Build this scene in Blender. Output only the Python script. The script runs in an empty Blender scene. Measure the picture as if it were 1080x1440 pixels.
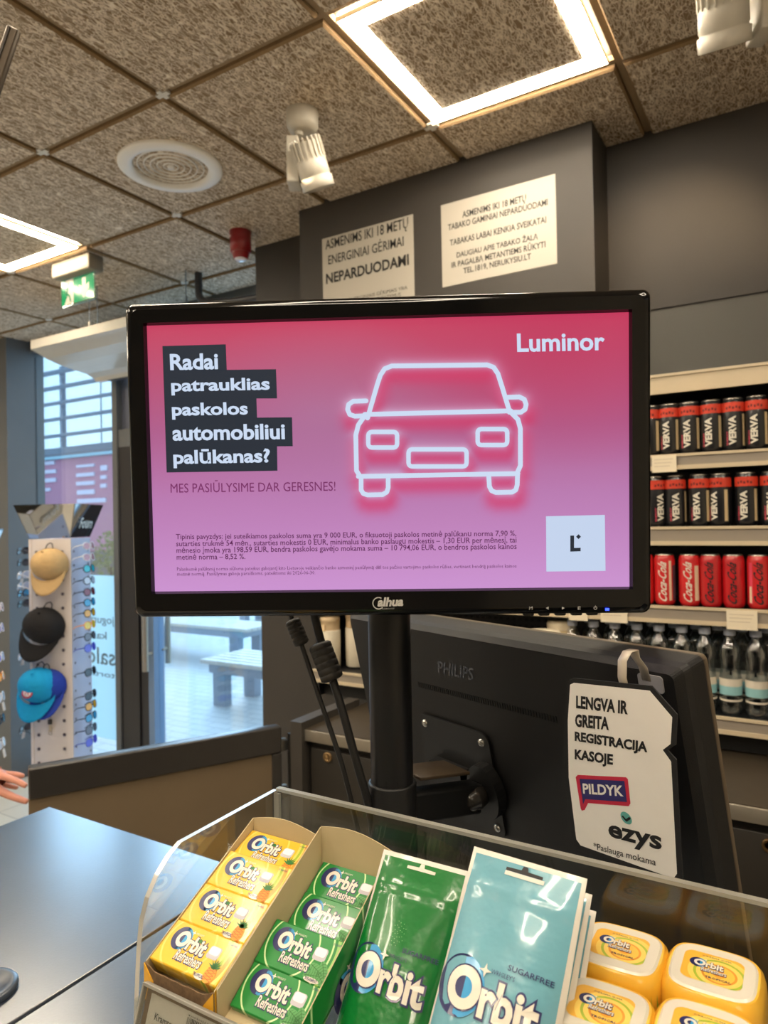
import bpy, math, random
import numpy as np
from mathutils import Vector, Matrix
random.seed(7)
sc = bpy.context.scene
col = sc.collection
PI = math.pi

# ---------------------------------------------------------------- camera
F = 985.0                                    # focal length in pixels of the 1080x1440 frame
YAW, PITCH, ROLL, EYE = math.radians(31.2), math.radians(.7), math.radians(-1.08), 1.71
_f = np.array([-math.sin(YAW)*math.cos(PITCH), math.cos(YAW)*math.cos(PITCH), math.sin(PITCH)])
_r0 = np.array([math.cos(YAW), math.sin(YAW), 0.0]); _u0 = np.cross(_r0, _f)
_r = math.cos(ROLL)*_r0 + math.sin(ROLL)*_u0
_u = -math.sin(ROLL)*_r0 + math.cos(ROLL)*_u0
EYEP = np.array([0, 0, EYE])
cam = bpy.data.cameras.new('camera'); camo = bpy.data.objects.new('camera', cam); col.objects.link(camo)
camo.matrix_world = Matrix(((_r[0], _u[0], -_f[0], 0), (_r[1], _u[1], -_f[1], 0), (_r[2], _u[2], -_f[2], EYE), (0, 0, 0, 1)))
cam.sensor_fit = 'HORIZONTAL'; cam.sensor_width = 36; cam.lens = F*36/1080
cam.clip_start = .02; cam.clip_end = 200
cam.dof.use_dof = True; cam.dof.focus_distance = .64; cam.dof.aperture_fstop = 14
sc.camera = camo
# ---------------------------------------------------------------- view and sky
sc.view_settings.view_transform = 'Standard'; sc.view_settings.look = 'None'
sc.view_settings.gamma = 1; sc.view_settings.use_curve_mapping = False
sc.view_settings.exposure = 0.85
world = bpy.data.worlds.new('overcast_sky'); sc.world = world; world.use_nodes = True
bg = world.node_tree.nodes['Background']
bg.inputs[0].default_value = (.46, .75, 1.0, 1); bg.inputs[1].default_value = 1.15
sun = bpy.data.lights.new('hazy_sun', 'SUN'); sun.energy = 3.0; sun.angle = math.radians(48); sun.color = (.44, .72, 1.0)
suno = bpy.data.objects.new('hazy_sun', sun); col.objects.link(suno)      # low bright haze beyond the shop window
suno.rotation_euler = Vector((2.9, -2.3, -1.55)).to_track_quat('-Z', 'Y').to_euler()
RING_W, RING_C = 30.0, (1.0, .87, .68)       # ceiling light frames
SPOT_W, SPOT_C = 120.0, (1.0, .72, .42)

# ---------------------------------------------------------------- pixel -> world (survey of the photograph)
def ray(px, py): return _f + _r*(px-540)/F + _u*(720-py)/F
def onz(px, py, z): d = ray(px, py); return EYEP + d*(z-EYE)/d[2]
def ony(px, py, y): d = ray(px, py); return EYEP + d*y/d[1]
def onx(px, py, x): d = ray(px, py); return EYEP + d*x/d[0]
def dep(px, py, t): return EYEP + ray(px, py)*t
def onp(px, py, p0, n): d = ray(px, py); return EYEP + d*(np.dot(np.array(p0)-EYEP, n)/np.dot(d, n))

# ---------------------------------------------------------------- materials
def lin(c):
    return tuple((x/255/12.92 if x/255 <= .04045 else ((x/255+.055)/1.055)**2.4) for x in c)
MATS = {}
def mat(name, rgb, rough=.5, metal=0, spec=.5, emis=0, coat=0, var=0, scale=30, bump=0, bscale=200, trans=0):
    """rgb in display values; a little noise in colour (var) and relief (bump)"""
    if name in MATS: return MATS[name]
    m = bpy.data.materials.new(name); m.use_nodes = True; nt = m.node_tree; b = nt.nodes['Principled BSDF']
    c = (*lin(rgb), 1)
    b.inputs['Base Color'].default_value = c; b.inputs['Roughness'].default_value = rough
    b.inputs['Metallic'].default_value = metal; b.inputs['Specular IOR Level'].default_value = spec
    b.inputs['Coat Weight'].default_value = coat; b.inputs['Coat Roughness'].default_value = .08
    if trans: b.inputs['Transmission Weight'].default_value = trans
    if emis:
        b.inputs['Emission Color'].default_value = c; b.inputs['Emission Strength'].default_value = emis
    if var or bump:
        tc = nt.nodes.new('ShaderNodeTexCoord')
    if var:
        n = nt.nodes.new('ShaderNodeTexNoise'); n.inputs['Scale'].default_value = scale; n.inputs['Detail'].default_value = 5
        nt.links.new(tc.outputs['Object'], n.inputs['Vector'])
        r = nt.nodes.new('ShaderNodeValToRGB')
        r.color_ramp.elements[0].position = .3; r.color_ramp.elements[1].position = .7
        r.color_ramp.elements[0].color = (*[x*(1-var) for x in c[:3]], 1); r.color_ramp.elements[1].color = (*[min(1, x*(1+var)) for x in c[:3]], 1)
        nt.links.new(n.outputs['Fac'], r.inputs[0]); nt.links.new(r.outputs[0], b.inputs['Base Color'])
    if bump:
        n = nt.nodes.new('ShaderNodeTexNoise'); n.inputs['Scale'].default_value = bscale; n.inputs['Detail'].default_value = 3
        nt.links.new(tc.outputs['Object'], n.inputs['Vector'])
        bp = nt.nodes.new('ShaderNodeBump'); bp.inputs['Strength'].default_value = bump; bp.inputs['Distance'].default_value = .003
        nt.links.new(n.outputs['Fac'], bp.inputs['Height']); nt.links.new(bp.outputs[0], b.inputs['Normal'])
    MATS[name] = m
    return m
def clear(name, tint=(1, 1, 1), rough=.02, refl=.08, edge=.6):
    """clear sheet: sees through, reflects more at grazing angles"""
    if name in MATS: return MATS[name]
    m = bpy.data.materials.new(name); m.use_nodes = True; nt = m.node_tree; N = nt.nodes
    N.remove(N['Principled BSDF']); out = N['Material Output']
    t = N.new('ShaderNodeBsdfTransparent'); t.inputs[0].default_value = (*tint, 1)
    g = N.new('ShaderNodeBsdfGlossy'); g.inputs['Roughness'].default_value = rough
    lw = N.new('ShaderNodeLayerWeight'); lw.inputs[0].default_value = .35
    mp = N.new('ShaderNodeMapRange'); mp.inputs['From Min'].default_value = 0; mp.inputs['From Max'].default_value = 1
    mp.inputs['To Min'].default_value = refl; mp.inputs['To Max'].default_value = edge
    mx = N.new('ShaderNodeMixShader')
    nt.links.new(lw.outputs['Facing'], mp.inputs['Value']); nt.links.new(mp.outputs[0], mx.inputs[0])
    nt.links.new(t.outputs[0], mx.inputs[1]); nt.links.new(g.outputs[0], mx.inputs[2]); nt.links.new(mx.outputs[0], out.inputs[0])
    MATS[name] = m
    return m

# ---------------------------------------------------------------- text, cut to flat mesh
FONT = None
_tc = {}
def glyphs(s, bold=0.0, res=3):
    """-> verts (n,2) scaled so that the box is 0..1 in x and y, faces, aspect"""
    k = (s, bold, res)
    if k in _tc: return _tc[k]
    c = bpy.data.curves.new('lettering', 'FONT'); c.body = s; c.resolution_u = res; c.offset = bold; c.fill_mode = 'FRONT'
    o = bpy.data.objects.new('lettering', c); col.objects.link(o)
    me = bpy.data.meshes.new_from_object(o)
    v = np.array([tuple(p.co) for p in me.vertices])[:, :2]; f = [tuple(p.vertices) for p in me.polygons]
    bpy.data.objects.remove(o); bpy.data.curves.remove(c); bpy.data.meshes.remove(me)
    lo = v.min(0); hi = v.max(0)
    _tc[k] = ((v-lo)/(hi-lo), f, (hi-lo)[0]/(hi-lo)[1])
    return _tc[k]

# ---------------------------------------------------------------- mesh builder
class MB:
    def __init__(self, M=None):
        self.v = []; self.f = []; self.m = []; self.s = []; self.M = M or Matrix()
    def add(self, vs, fs, mi=0, smooth=False, M=None):
        k = len(self.v)
        T = self.M @ M if M is not None else self.M
        self.v += [tuple(T @ Vector(p)) for p in vs]
        self.f += [tuple(i+k for i in f) for f in fs]
        self.m += [mi]*len(fs); self.s += [smooth]*len(fs)
        return self
    def box(self, c, s, mi=0, M=None, b=0):
        """box with centre c and size s; b chamfers the vertical (local z) and horizontal edges"""
        x, y, z = (s[0]/2, s[1]/2, s[2]/2)
        if b <= 0:
            vs = [(c[0]+i*x, c[1]+j*y, c[2]+k*z) for i in (-1, 1) for j in (-1, 1) for k in (-1, 1)]
            fs = [(0, 1, 3, 2), (4, 6, 7, 5), (0, 4, 5, 1), (2, 3, 7, 6), (0, 2, 6, 4), (1, 5, 7, 3)]
            return self.add(vs, fs, mi, False, M)
        b = min(b, x*.98, y*.98, z*.98)
        def ring(ix, iy, zz):
            pts = []
            for a, (sx, sy) in enumerate(((1, 1), (-1, 1), (-1, -1), (1, -1))):
                for t in (0, 1, 2):
                    an = a*PI/2+t*PI/4
                    pts.append((c[0]+sx*(x-b)+ix*math.cos(an), c[1]+sy*(y-b)+iy*math.sin(an), c[2]+zz))
            return pts
        e = b*.7071
        rings = [ring(0, 0, -z), ring(e, e, -z+b-e), ring(b, b, -z+b), ring(b, b, z-b), ring(e, e, z-b+e), ring(0, 0, z)]
        vs = sum(rings, []); n = 12; fs = []
        for i in range(5):
            for j in range(n): fs.append((i*n+j, i*n+(j+1) % n, (i+1)*n+(j+1) % n, (i+1)*n+j))
        self.add(vs, fs, mi, True, M)
        return self.add(rings[0], [tuple(reversed(range(n)))], mi, False, M).add(rings[5], [tuple(range(n))], mi, False, M)
    def span(self, a, b, mi=0, bev=0):
        return self.box([(a[i]+b[i])/2 for i in range(3)], [abs(b[i]-a[i]) for i in range(3)], mi, None, bev)
    def prism(self, pts, z0, z1, mi=0, M=None, side=None):
        n = len(pts)
        a = sum(pts[i][0]*pts[(i+1) % n][1]-pts[(i+1) % n][0]*pts[i][1] for i in range(n))
        if a < 0: pts = pts[::-1]
        vs = [(p[0], p[1], z0) for p in pts]+[(p[0], p[1], z1) for p in pts]
        self.add(vs, [tuple(reversed(range(n))), tuple(range(n, 2*n))], mi, False, M)
        return self.add(vs, [(i, (i+1) % n, n+(i+1) % n, n+i) for i in range(n)], mi if side is None else side, False, M)
    def lathe(self, prof, n=24, mi=0, M=None, smooth=True, cap=True):
        """profile of (radius, z) about local z"""
        vs = []; fs = []
        for r, z in prof:
            vs += [(r*math.cos(2*PI*k/n), r*math.sin(2*PI*k/n), z) for k in range(n)]
        for i in range(len(prof)-1):
            for k in range(n): fs.append((i*n+k, i*n+(k+1) % n, (i+1)*n+(k+1) % n, (i+1)*n+k))
        self.add(vs, fs, mi, smooth, M)
        if cap:
            if prof[0][0] > 1e-6: self.add(vs[:n], [tuple(reversed(range(n)))], mi, False, M)
            if prof[-1][0] > 1e-6: self.add(vs[-n:], [tuple(range(n))], mi, False, M)
        return self
    def cyl(self, a, b, r, n=16, mi=0, r2=None, bev=0):
        a = Vector(a); b = Vector(b); d = b-a; L = d.length
        q = Vector((0, 0, 1)).rotation_difference(d.normalized()).to_matrix().to_4x4(); q.translation = a
        r2 = r if r2 is None else r2
        pr = [(r, 0), (r2, L)] if not bev else [(r-bev, 0), (r, bev), (r2, L-bev), (r2-bev, L)]
        return self.lathe(pr, n, mi, q, not bev or True)
    def tube(self, pts, r, n=10, mi=0, closed=False):
        P = [Vector(p) for p in pts]; rs = r if isinstance(r, (list, tuple)) else [r]*len(P)
        vs = []; fs = []; up = None
        for i, p in enumerate(P):
            t = ((P[(i+1) % len(P)] if closed or i+1 < len(P) else p)-(P[i-1] if closed or i else p)).normalized()
            if up is None:
                up = Vector((0, 0, 1)) if abs(t.z) < .9 else Vector((1, 0, 0))
            up = (up-t*up.dot(t)).normalized(); w = t.cross(up)
            vs += [tuple(p+(up*math.cos(2*PI*k/n)+w*math.sin(2*PI*k/n))*rs[i]) for k in range(n)]
        L = len(P)
        for i in range(L if closed else L-1):
            j = (i+1) % L
            for k in range(n): fs.append((i*n+k, i*n+(k+1) % n, j*n+(k+1) % n, j*n+k))
        self.add(vs, fs, mi, True)
        if not closed: self.add(vs[:n], [tuple(reversed(range(n)))], mi).add(vs[-n:], [tuple(range(n))], mi)
        return self
    def disc(self, c, r, z, mi=0, a0=0, a1=360, n=28, ry=None, warp=None):
        ry = ry or r; full = abs(a1-a0) >= 360
        p = [(c[0]+r*math.cos(math.radians(a0+(a1-a0)*k/n)), c[1]+ry*math.sin(math.radians(a0+(a1-a0)*k/n)), z) for k in range(n if full else n+1)]
        return self.flat(p, mi, warp)
    def flat(self, p, mi=0, warp=None):
        if warp: p = [warp(*q) for q in p]
        return self.add(p, [tuple(range(len(p)))], mi)
    def band(self, c, r0, r1, z, mi=0, a0=0, a1=360, n=36, warp=None, ky=1):
        vs = []
        for k in range(n+1):
            a = math.radians(a0+(a1-a0)*k/n)
            for r in (r0, r1): vs.append((c[0]+r*math.cos(a), c[1]+ky*r*math.sin(a), z))
        if warp: vs = [warp(*q) for q in vs]
        return self.add(vs, [(2*k, 2*k+1, 2*k+3, 2*k+2) for k in range(n)], mi)
    def stroke(self, pts, w, z, mi=0, closed=False):
        P = [np.array(p[:2], float) for p in pts]; L = len(P)
        for i in range(L if closed else L-1):
            a, b = P[i], P[(i+1) % L]; d = b-a
            if np.hypot(*d) < 1e-9: continue
            n = np.array([-d[1], d[0]])/np.hypot(*d)*w/2
            self.add([(*(a-n), z), (*(b-n), z), (*(b+n), z), (*(a+n), z)], [(0, 1, 2, 3)], mi)
        for p in P: self.disc(p, w/2, z, mi, n=12)
        return self
    def text(self, s, o, ex, ey, z=0, mi=0, bold=0, res=3, warp=None):
        """s fills the parallelogram at o with edge vectors ex, ey (2-D, local xy plane)"""
        v, f, _ = glyphs(s, bold, res)
        o = np.array(o[:2]); ex = np.array(ex[:2]); ey = np.array(ey[:2])
        p = o+v[:, :1]*ex+v[:, 1:]*ey
        if warp: vs = [warp(x, y, z) for x, y in p]
        else: vs = [(x, y, z) for x, y in p]
        if np.cross(ex, ey) < 0: f = [q[::-1] for q in f]
        return self.add(vs, f, mi)
    def tbox(self, s, x0, y0, x1, y1, z=0, mi=0, bold=0, res=3, warp=None):
        return self.text(s, (x0, y0), (x1-x0, 0), (0, y1-y0), z, mi, bold, res, warp)
    def build(self, name, mats, parent=None, M=None, label=None):
        me = bpy.data.meshes.new(name); me.from_pydata(self.v, [], self.f)
        for m in (mats if isinstance(mats, (list, tuple)) else [mats]): me.materials.append(m)
        me.polygons.foreach_set('material_index', self.m); me.polygons.foreach_set('use_smooth', self.s); me.update()
        o = bpy.data.objects.new(name, me); col.objects.link(o)
        if M is not None: o.matrix_world = M
        if parent is not None: o.parent = parent
        if label: o['label'] = label
        return o
def thing(name, label, cat, M=None, group=None):
    o = bpy.data.objects.new(name, None); col.objects.link(o); o.empty_display_size = .05
    if M is not None: o.matrix_world = M if isinstance(M, Matrix) else Matrix.Translation(M)
    return tag(o, label, cat, group)
def tag(o, label, cat, group=None):
    o['label'] = label; o['category'] = cat
    if group: o['group'] = group
    return o
def struct(o):
    o['kind'] = 'structure'; return o
def copy_tree(o, parent=None):
    c = o.copy(); col.objects.link(c)
    if parent is not None: c.parent = parent
    for ch in o.children: copy_tree(ch, c)
    return c
def frame(o, X, Y):
    """matrix with origin o and local axes X, Y and X x Y"""
    X = Vector(X).normalized(); Z = X.cross(Vector(Y)).normalized(); Y = Z.cross(X)
    return Matrix(((X.x, Y.x, Z.x, o[0]), (X.y, Y.y, Z.y, o[1]), (X.z, Y.z, Z.z, o[2]), (0, 0, 0, 1)))
def loc(M, p):
    q = M.inverted() @ Vector(p); return np.array(q[:])
def subsurf(o, n=2):
    m = o.modifiers.new('smooth', 'SUBSURF'); m.levels = n; m.render_levels = n; return o
T = Matrix.Translation
def RX(a): return Matrix.Rotation(math.radians(a), 4, 'X')
def RY(a): return Matrix.Rotation(math.radians(a), 4, 'Y')
def RZ(a): return Matrix.Rotation(math.radians(a), 4, 'Z')
def rrect(x0, y0, x1, y1, r, n=6):
    p = []
    for cx, cy, a in ((x1-r, y1-r, 0), (x0+r, y1-r, 90), (x0+r, y0+r, 180), (x1-r, y0+r, 270)):
        p += [(cx+r*math.cos(math.radians(a+90*k/n)), cy+r*math.sin(math.radians(a+90*k/n))) for k in range(n+1)]
    return p

white_paint = mat('white_paint', (224, 216, 200), .45, var=.03)
black_plastic = mat('black_plastic', (20, 20, 21), .45, bump=.1, bscale=900)
gloss_black = mat('gloss_black', (8, 8, 9), .10, spec=.4)
dark_metal = mat('dark_metal', (26, 26, 27), .42, metal=.3, bump=.05, bscale=600)
steel = mat('brushed_steel', (168, 160, 146), .35, metal=.6, var=.05)
chrome = mat('chrome', (215, 215, 215), .12, metal=1)
wall_grey = mat('wall_dark_grey', (60, 56, 52), .62, var=.04, scale=6, bump=.05, bscale=300)
ink = mat('ink_black', (28, 28, 30), .6)
white_card = mat('white_card', (246, 243, 238), .6, var=.02)
paper = mat('paper', (238, 236, 230), .7, var=.02)
# ================================================================ the room
CEIL = 3.0; GX, GY, TS = -1.636, 1.46, .6
# wood-wool ceiling: strands are the level lines of a few noise fields
def woodwool():
    m = bpy.data.materials.new('wood_wool_board'); m.use_nodes = True; nt = m.node_tree; N = nt.nodes; b = N['Principled BSDF']
    tc = N.new('ShaderNodeTexCoord'); lines = []
    for i, (s, w) in enumerate(((44, .020), (52, .022), (38, .018), (48, .020), (58, .024), (42, .019), (50, .020))):
        mp = N.new('ShaderNodeMapping'); mp.inputs['Location'].default_value = (i*3.7, i*1.3, i*2.1); mp.inputs['Rotation'].default_value = (0, 0, i*.93)
        mp.inputs['Scale'].default_value = (1, .34, 1)
        n = N.new('ShaderNodeTexNoise'); n.inputs['Scale'].default_value = s; n.inputs['Detail'].default_value = 1
        a = N.new('ShaderNodeMath'); a.operation = 'SUBTRACT'; a.inputs[1].default_value = .5
        c = N.new('ShaderNodeMath'); c.operation = 'ABSOLUTE'
        d = N.new('ShaderNodeMapRange'); d.inputs['From Min'].default_value = 0; d.inputs['From Max'].default_value = w
        d.inputs['To Min'].default_value = 1-.06*i; d.inputs['To Max'].default_value = 0
        nt.links.new(tc.outputs['Object'], mp.inputs[0]); nt.links.new(mp.outputs[0], n.inputs['Vector'])
        nt.links.new(n.outputs['Fac'], a.inputs[0]); nt.links.new(a.outputs[0], c.inputs[0]); nt.links.new(c.outputs[0], d.inputs['Value'])
        lines.append(d)
    prev = lines[0]
    for l in lines[1:]:
        mx = N.new('ShaderNodeMath'); mx.operation = 'MAXIMUM'
        nt.links.new(prev.outputs[0], mx.inputs[0]); nt.links.new(l.outputs[0], mx.inputs[1]); prev = mx
    r = N.new('ShaderNodeValToRGB'); e = r.color_ramp.elements
    e[0].color = (*lin((152, 130, 104)), 1); e[1].color = (*lin((248, 238, 222)), 1); e[0].position = .0; e[1].position = .95
    x = e.new(.45); x.color = (*lin((224, 208, 186)), 1)
    nt.links.new(prev.outputs[0], r.inputs[0]); nt.links.new(r.outputs[0], b.inputs['Base Color'])
    bp = N.new('ShaderNodeBump'); bp.inputs['Strength'].default_value = .55; bp.inputs['Distance'].default_value = .004
    nt.links.new(prev.outputs[0], bp.inputs['Height']); nt.links.new(bp.outputs[0], b.inputs['Normal'])
    b.inputs['Roughness'].default_value = .9; b.inputs['Specular IOR Level'].default_value = .1
    return m
wool = woodwool()
wool_edge = mat('board_edge', (150, 126, 96), .9, spec=.1, var=.1, scale=60)
X0, X1, Y0, Y1 = -7.0, 2.6, -3.6, 2.9
LAMPS = [(0, 1), (0, -3), (-2, 0), (-3, 2), (-4, -1), (-2, -3), (-5, 1), (-2, 4), (-5, -4), (-4, -6), (-1, -6), (-6, 4)]     # (u, v) cells that hold a square light; after the third, added unseen to light the goods
LAMPS = [l for l in LAMPS]
mb = MB()
g = .012
nv0, nv1 = math.floor((X0-GX)/TS), math.ceil((X1-GX)/TS); nu0, nu1 = math.floor((Y0-GY)/TS), math.ceil((Y1-GY)/TS)
for a in range(nu0, nu1):
    for b in range(nv0, nv1):
        xa, xb = max(X0, GX+b*TS), min(X1, GX+(b+1)*TS); ya, yb = max(Y0, GY+a*TS), min(Y1, GY+(a+1)*TS)
        if xb-xa < .04 or yb-ya < .04 or (a, b) in LAMPS: continue
        xa += g; xb -= g; ya += g; yb -= g; c = .006
        lo, hi = CEIL, CEIL+.025
        vs = [(xa+c, ya+c, lo), (xb-c, ya+c, lo), (xb-c, yb-c, lo), (xa+c, yb-c, lo), (xa, ya, lo+c), (xb, ya, lo+c), (xb, yb, lo+c), (xa, yb, lo+c), (xa, ya, hi), (xb, ya, hi), (xb, yb, hi), (xa, yb, hi)]
        mb.add(vs, [(3, 2, 1, 0)], 0)
        mb.add(vs, [(i, (i+1) % 4, 4+(i+1) % 4, 4+i) for i in range(4)]+[(4+i, 4+(i+1) % 4, 8+(i+1) % 4, 8+i) for i in range(4)], 1)
mb.span((X0, Y0, CEIL+.03), (X1, Y1, CEIL+.12), 2)
struct(mb.build('ceiling', [wool, wool_edge, mat('ceiling_void', (60, 48, 36), .9)]))
# the T-rails in the grooves and the white clips where rails cross
rail = MB()
for b in range(nv0, nv1+1):
    x = GX+b*TS
    if X0 < x < X1: rail.span((x-.009, Y0, CEIL+.013), (x+.009, Y1, CEIL+.03))
for a in range(nu0, nu1+1):
    y = GY+a*TS
    if Y0 < y < Y1: rail.span((X0, y-.009, CEIL+.014), (X1, y+.009, CEIL+.03))
struct(rail.build('trim_1', mat('ceiling_rail', (150, 128, 98), .6)))
clip = MB()
for a in range(-6, 3):
    for b in range(-5, 5):
        x, y = GX+b*TS, GY+a*TS
        if (a+b) % 2 == 0 or (a, b) in ((0, -1), (1, -1)):
            clip.span((x-.024, y-.008, CEIL+.004), (x+.024, y+.008, CEIL+.013)).span((x-.008, y-.02, CEIL+.0045), (x+.008, y+.02, CEIL+.0135))
struct(clip.build('trim_2', mat('white_clip', (225, 220, 210), .5)))

# floor: large pale tiles
def tiles(name, c1, c2, w, h, mortar, bump=.3, rough=.4, size=.004, off=0):
    m = bpy.data.materials.new(name); m.use_nodes = True; nt = m.node_tree; N = nt.nodes; b = N['Principled BSDF']
    tc = N.new('ShaderNodeTexCoord'); t = N.new('ShaderNodeTexBrick')
    t.offset = off if off else 0; t.inputs['Scale'].default_value = 1
    t.inputs['Color1'].default_value = (*lin(c1), 1); t.inputs['Color2'].default_value = (*lin(c2), 1); t.inputs['Mortar'].default_value = (*lin(mortar), 1)
    t.inputs['Brick Width'].default_value = w; t.inputs['Row Height'].default_value = h; t.inputs['Mortar Size'].default_value = size
    nt.links.new(tc.outputs['Object'], t.inputs['Vector']); nt.links.new(t.outputs['Color'], b.inputs['Base Color'])
    bp = N.new('ShaderNodeBump'); bp.inputs['Strength'].default_value = bump; bp.inputs['Distance'].default_value = .004; bp.invert = True
    nt.links.new(t.outputs['Fac'], bp.inputs['Height']); nt.links.new(bp.outputs[0], b.inputs['Normal'])
    b.inputs['Roughness'].default_value = rough
    return m
struct(MB().span((X0, Y0, -.1), (X1, Y1+.08, 0)).build('floor', tiles('floor_tile', (222, 214, 198), (216, 206, 190), .6, .6, (176, 166, 150))))
WY = 2.495
mb = MB()
mb.span((-2.19, WY, 0), (X1, Y1+.1, 2.400)).span((-2.19, WY, 2.406), (X1, Y1+.1, CEIL+.02)).span((-2.19, WY+.006, 2.39), (X1, Y1+.09, 2.41))
struct(mb.build('wall_back', wall_grey))
low = MB().span((-.575, WY-.008, 0), (X1, WY, 2.395))
struct(low.build('trim_3', mat('wall_panel', (78, 76, 71), .55, var=.03, scale=4)))
col_ = MB().span((-1.777, 2.30, 0), (-.575, WY+.01, CEIL+.02), 0)
struct(col_.build('wall_column', wall_grey))
struct(MB().span((X1, Y0, 0), (X1+.1, Y1, CEIL)).build('wall_right', mat('wall_warm', (222, 214, 198), .7, var=.03, scale=3)))
mb = MB()
mb.span((X0, Y0-.1, 0), (X1, Y0, CEIL))
struct(mb.build('wall_front', mat('wall_mid', (128, 122, 112), .7, var=.03, scale=3)))
struct(MB().span((X0-.1, Y0, 0), (X0, Y1, CEIL)).build('wall_left', MATS['wall_warm']))

# front glazing on the plane y = 2.9
frame_blue = mat('frame_grey_blue', (104, 106, 108), .4, metal=.2, var=.03, scale=5)
frame_dark = mat('frame_dark', (38, 36, 38), .4)
glass = clear('window_glass', (.97, .99, 1), .01, .03, .5)
GYP = 2.9
mb = MB()
mb.span((-5.6, 2.73, 0), (-4.62, 3.0, CEIL+.02), 0)                       # wide column at the left
mb.span((X0, GYP, 0), (-5.6, GYP+.1, .3), 0).span((X0, GYP, 2.9), (-5.6, GYP+.1, CEIL), 0)  # unseen opening between sill and lintel, added for more daylight
mb.span((-4.62, GYP, 2.93), (-2.19, GYP+.1, CEIL+.02), 0)                  # header
mb.span((-4.62, GYP, 0), (-3.72, GYP+.08, .06), 0)
struct(mb.build('wall_glazing', frame_blue))
dx0 = ony(164, 800, GYP)[0]; dx1 = ony(197, 900, GYP)[0]; dx2 = ony(217, 900, GYP)[0]
mb = MB()
mb.span((dx0, GYP-.02, 0), (dx0+.045, GYP+.08, 2.93), 1)
mb.span((dx0+.045, GYP-.01, 0), (dx1, GYP+.08, 2.20), 0).span((dx0+.045, GYP-.01, 2.20), (dx1, GYP+.08, 2.31), 1).span((dx0+.045, GYP+.02, 2.31), (dx1, GYP+.08, 2.93), 2)
w = struct(mb.build('window_1', [frame_dark, frame_blue, mat('frame_blue_panel', (104, 108, 124), .3, metal=.2)]))
struct(MB().span((-4.62, GYP+.03, .06), (dx0, GYP+.045, 2.93)).build('window_pane', glass, w))
# glass door
mb = MB().span((dx1+.005, GYP+.0, .02), (dx2-.05, GYP+.07, 2.3), 0).span((dx2-.05, GYP-.005, .02), (dx2+.0, GYP+.075, 2.3), 1)
mb.span((dx2, GYP, .02), (-2.25, GYP+.07, .1), 1).span((dx2, GYP, 2.22), (-2.25, GYP+.07, 2.3), 1).span((-2.25, GYP, .02), (-2.19, GYP+.07, 2.3), 1)
d = struct(mb.build('door_1', [frame_dark, mat('door_frame_alu', (120, 146, 178), .35, metal=.3)]))
struct(MB().span((dx2, GYP+.03, .1), (-2.25, GYP+.042, 2.22)).build('door_pane', glass, d))
hx = ony(205, 900, GYP-.05)[0]
zb = ony(205, 944, GYP-.05)[2]
h = MB().cyl((hx, GYP-.055, zb), (hx, GYP-.055, 1.75), .019, 14, 0).cyl((hx, GYP-.055, zb+.1), (hx, GYP, zb+.1), .009).cyl((hx, GYP-.055, 1.6), (hx, GYP, 1.6), .009)
struct(h.build('door_handle', steel, d))
hx2 = ony(237, 900, GYP+.13)[0]; zb = ony(237, 932, GYP+.13)[2]
h = MB().cyl((hx2, GYP+.125, zb), (hx2, GYP+.125, 1.75), .017, 14, 0).cyl((hx2, GYP+.125, zb+.1), (hx2, GYP+.04, zb+.1), .008).cyl((hx2, GYP+.125, zb+.095), (dx2, GYP+.06, zb+.095), .008).cyl((hx2, GYP+.125, 1.6), (hx2, GYP+.04, 1.6), .009)
struct(h.build('door_handle', steel, d))

# poster film on the glass, printed for people outside
pz0, pz1 = .35, ony(130, 809, GYP)[2]
px0, px1 = ony(98, 900, GYP+.02)[0], dx0-.005
mb = MB().add([(px0, GYP+.013, pz0), (px1, GYP+.013, pz0), (px1, GYP+.013, pz1), (px0, GYP+.013, pz1)], [(0, 1, 2, 3)], 0)
mirror = lambda s, a, b_, c, d_: mb.text(s, (0, 0), (1, 0), (0, 1))
def poster_text(s, pl, pr, pt, pb, m=1):
    a = ony(pr, pb, GYP+.0115); b = ony(pl, pt, GYP+.0115)
    v, f, _ = glyphs(s, .01, 3)
    mb.add([(a[0]+(b[0]-a[0])*x, GYP+.0115, a[2]+(b[2]-a[2])*y) for x, y in v], f, m)
poster_text('jogurtai', 118, 161, 864, 882); poster_text('kana)', 116, 150, 885, 903); poster_text('salo', 121, 162, 908, 937); poster_text('tortilija', 112, 162, 939, 957)
pm = mat('poster_film', (206, 230, 234), .6)
_nt = pm.node_tree; _tr = _nt.nodes.new('ShaderNodeBsdfTranslucent'); _tr.inputs[0].default_value = (*lin((206, 234, 240)), 1); _mx = _nt.nodes.new('ShaderNodeMixShader'); _mx.inputs[0].default_value = .65
_nt.links.new(_nt.nodes['Principled BSDF'].outputs[0], _mx.inputs[1]); _nt.links.new(_tr.outputs[0], _mx.inputs[2]); _nt.links.new(_mx.outputs[0], _nt.nodes['Material Output'].inputs[0])
tag(mb.build('window_poster', [pm, mat('poster_print', (120, 142, 150), .6)]), 'pale blue poster film stuck low on the shop window, lettering seen in reverse', 'poster')
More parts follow.
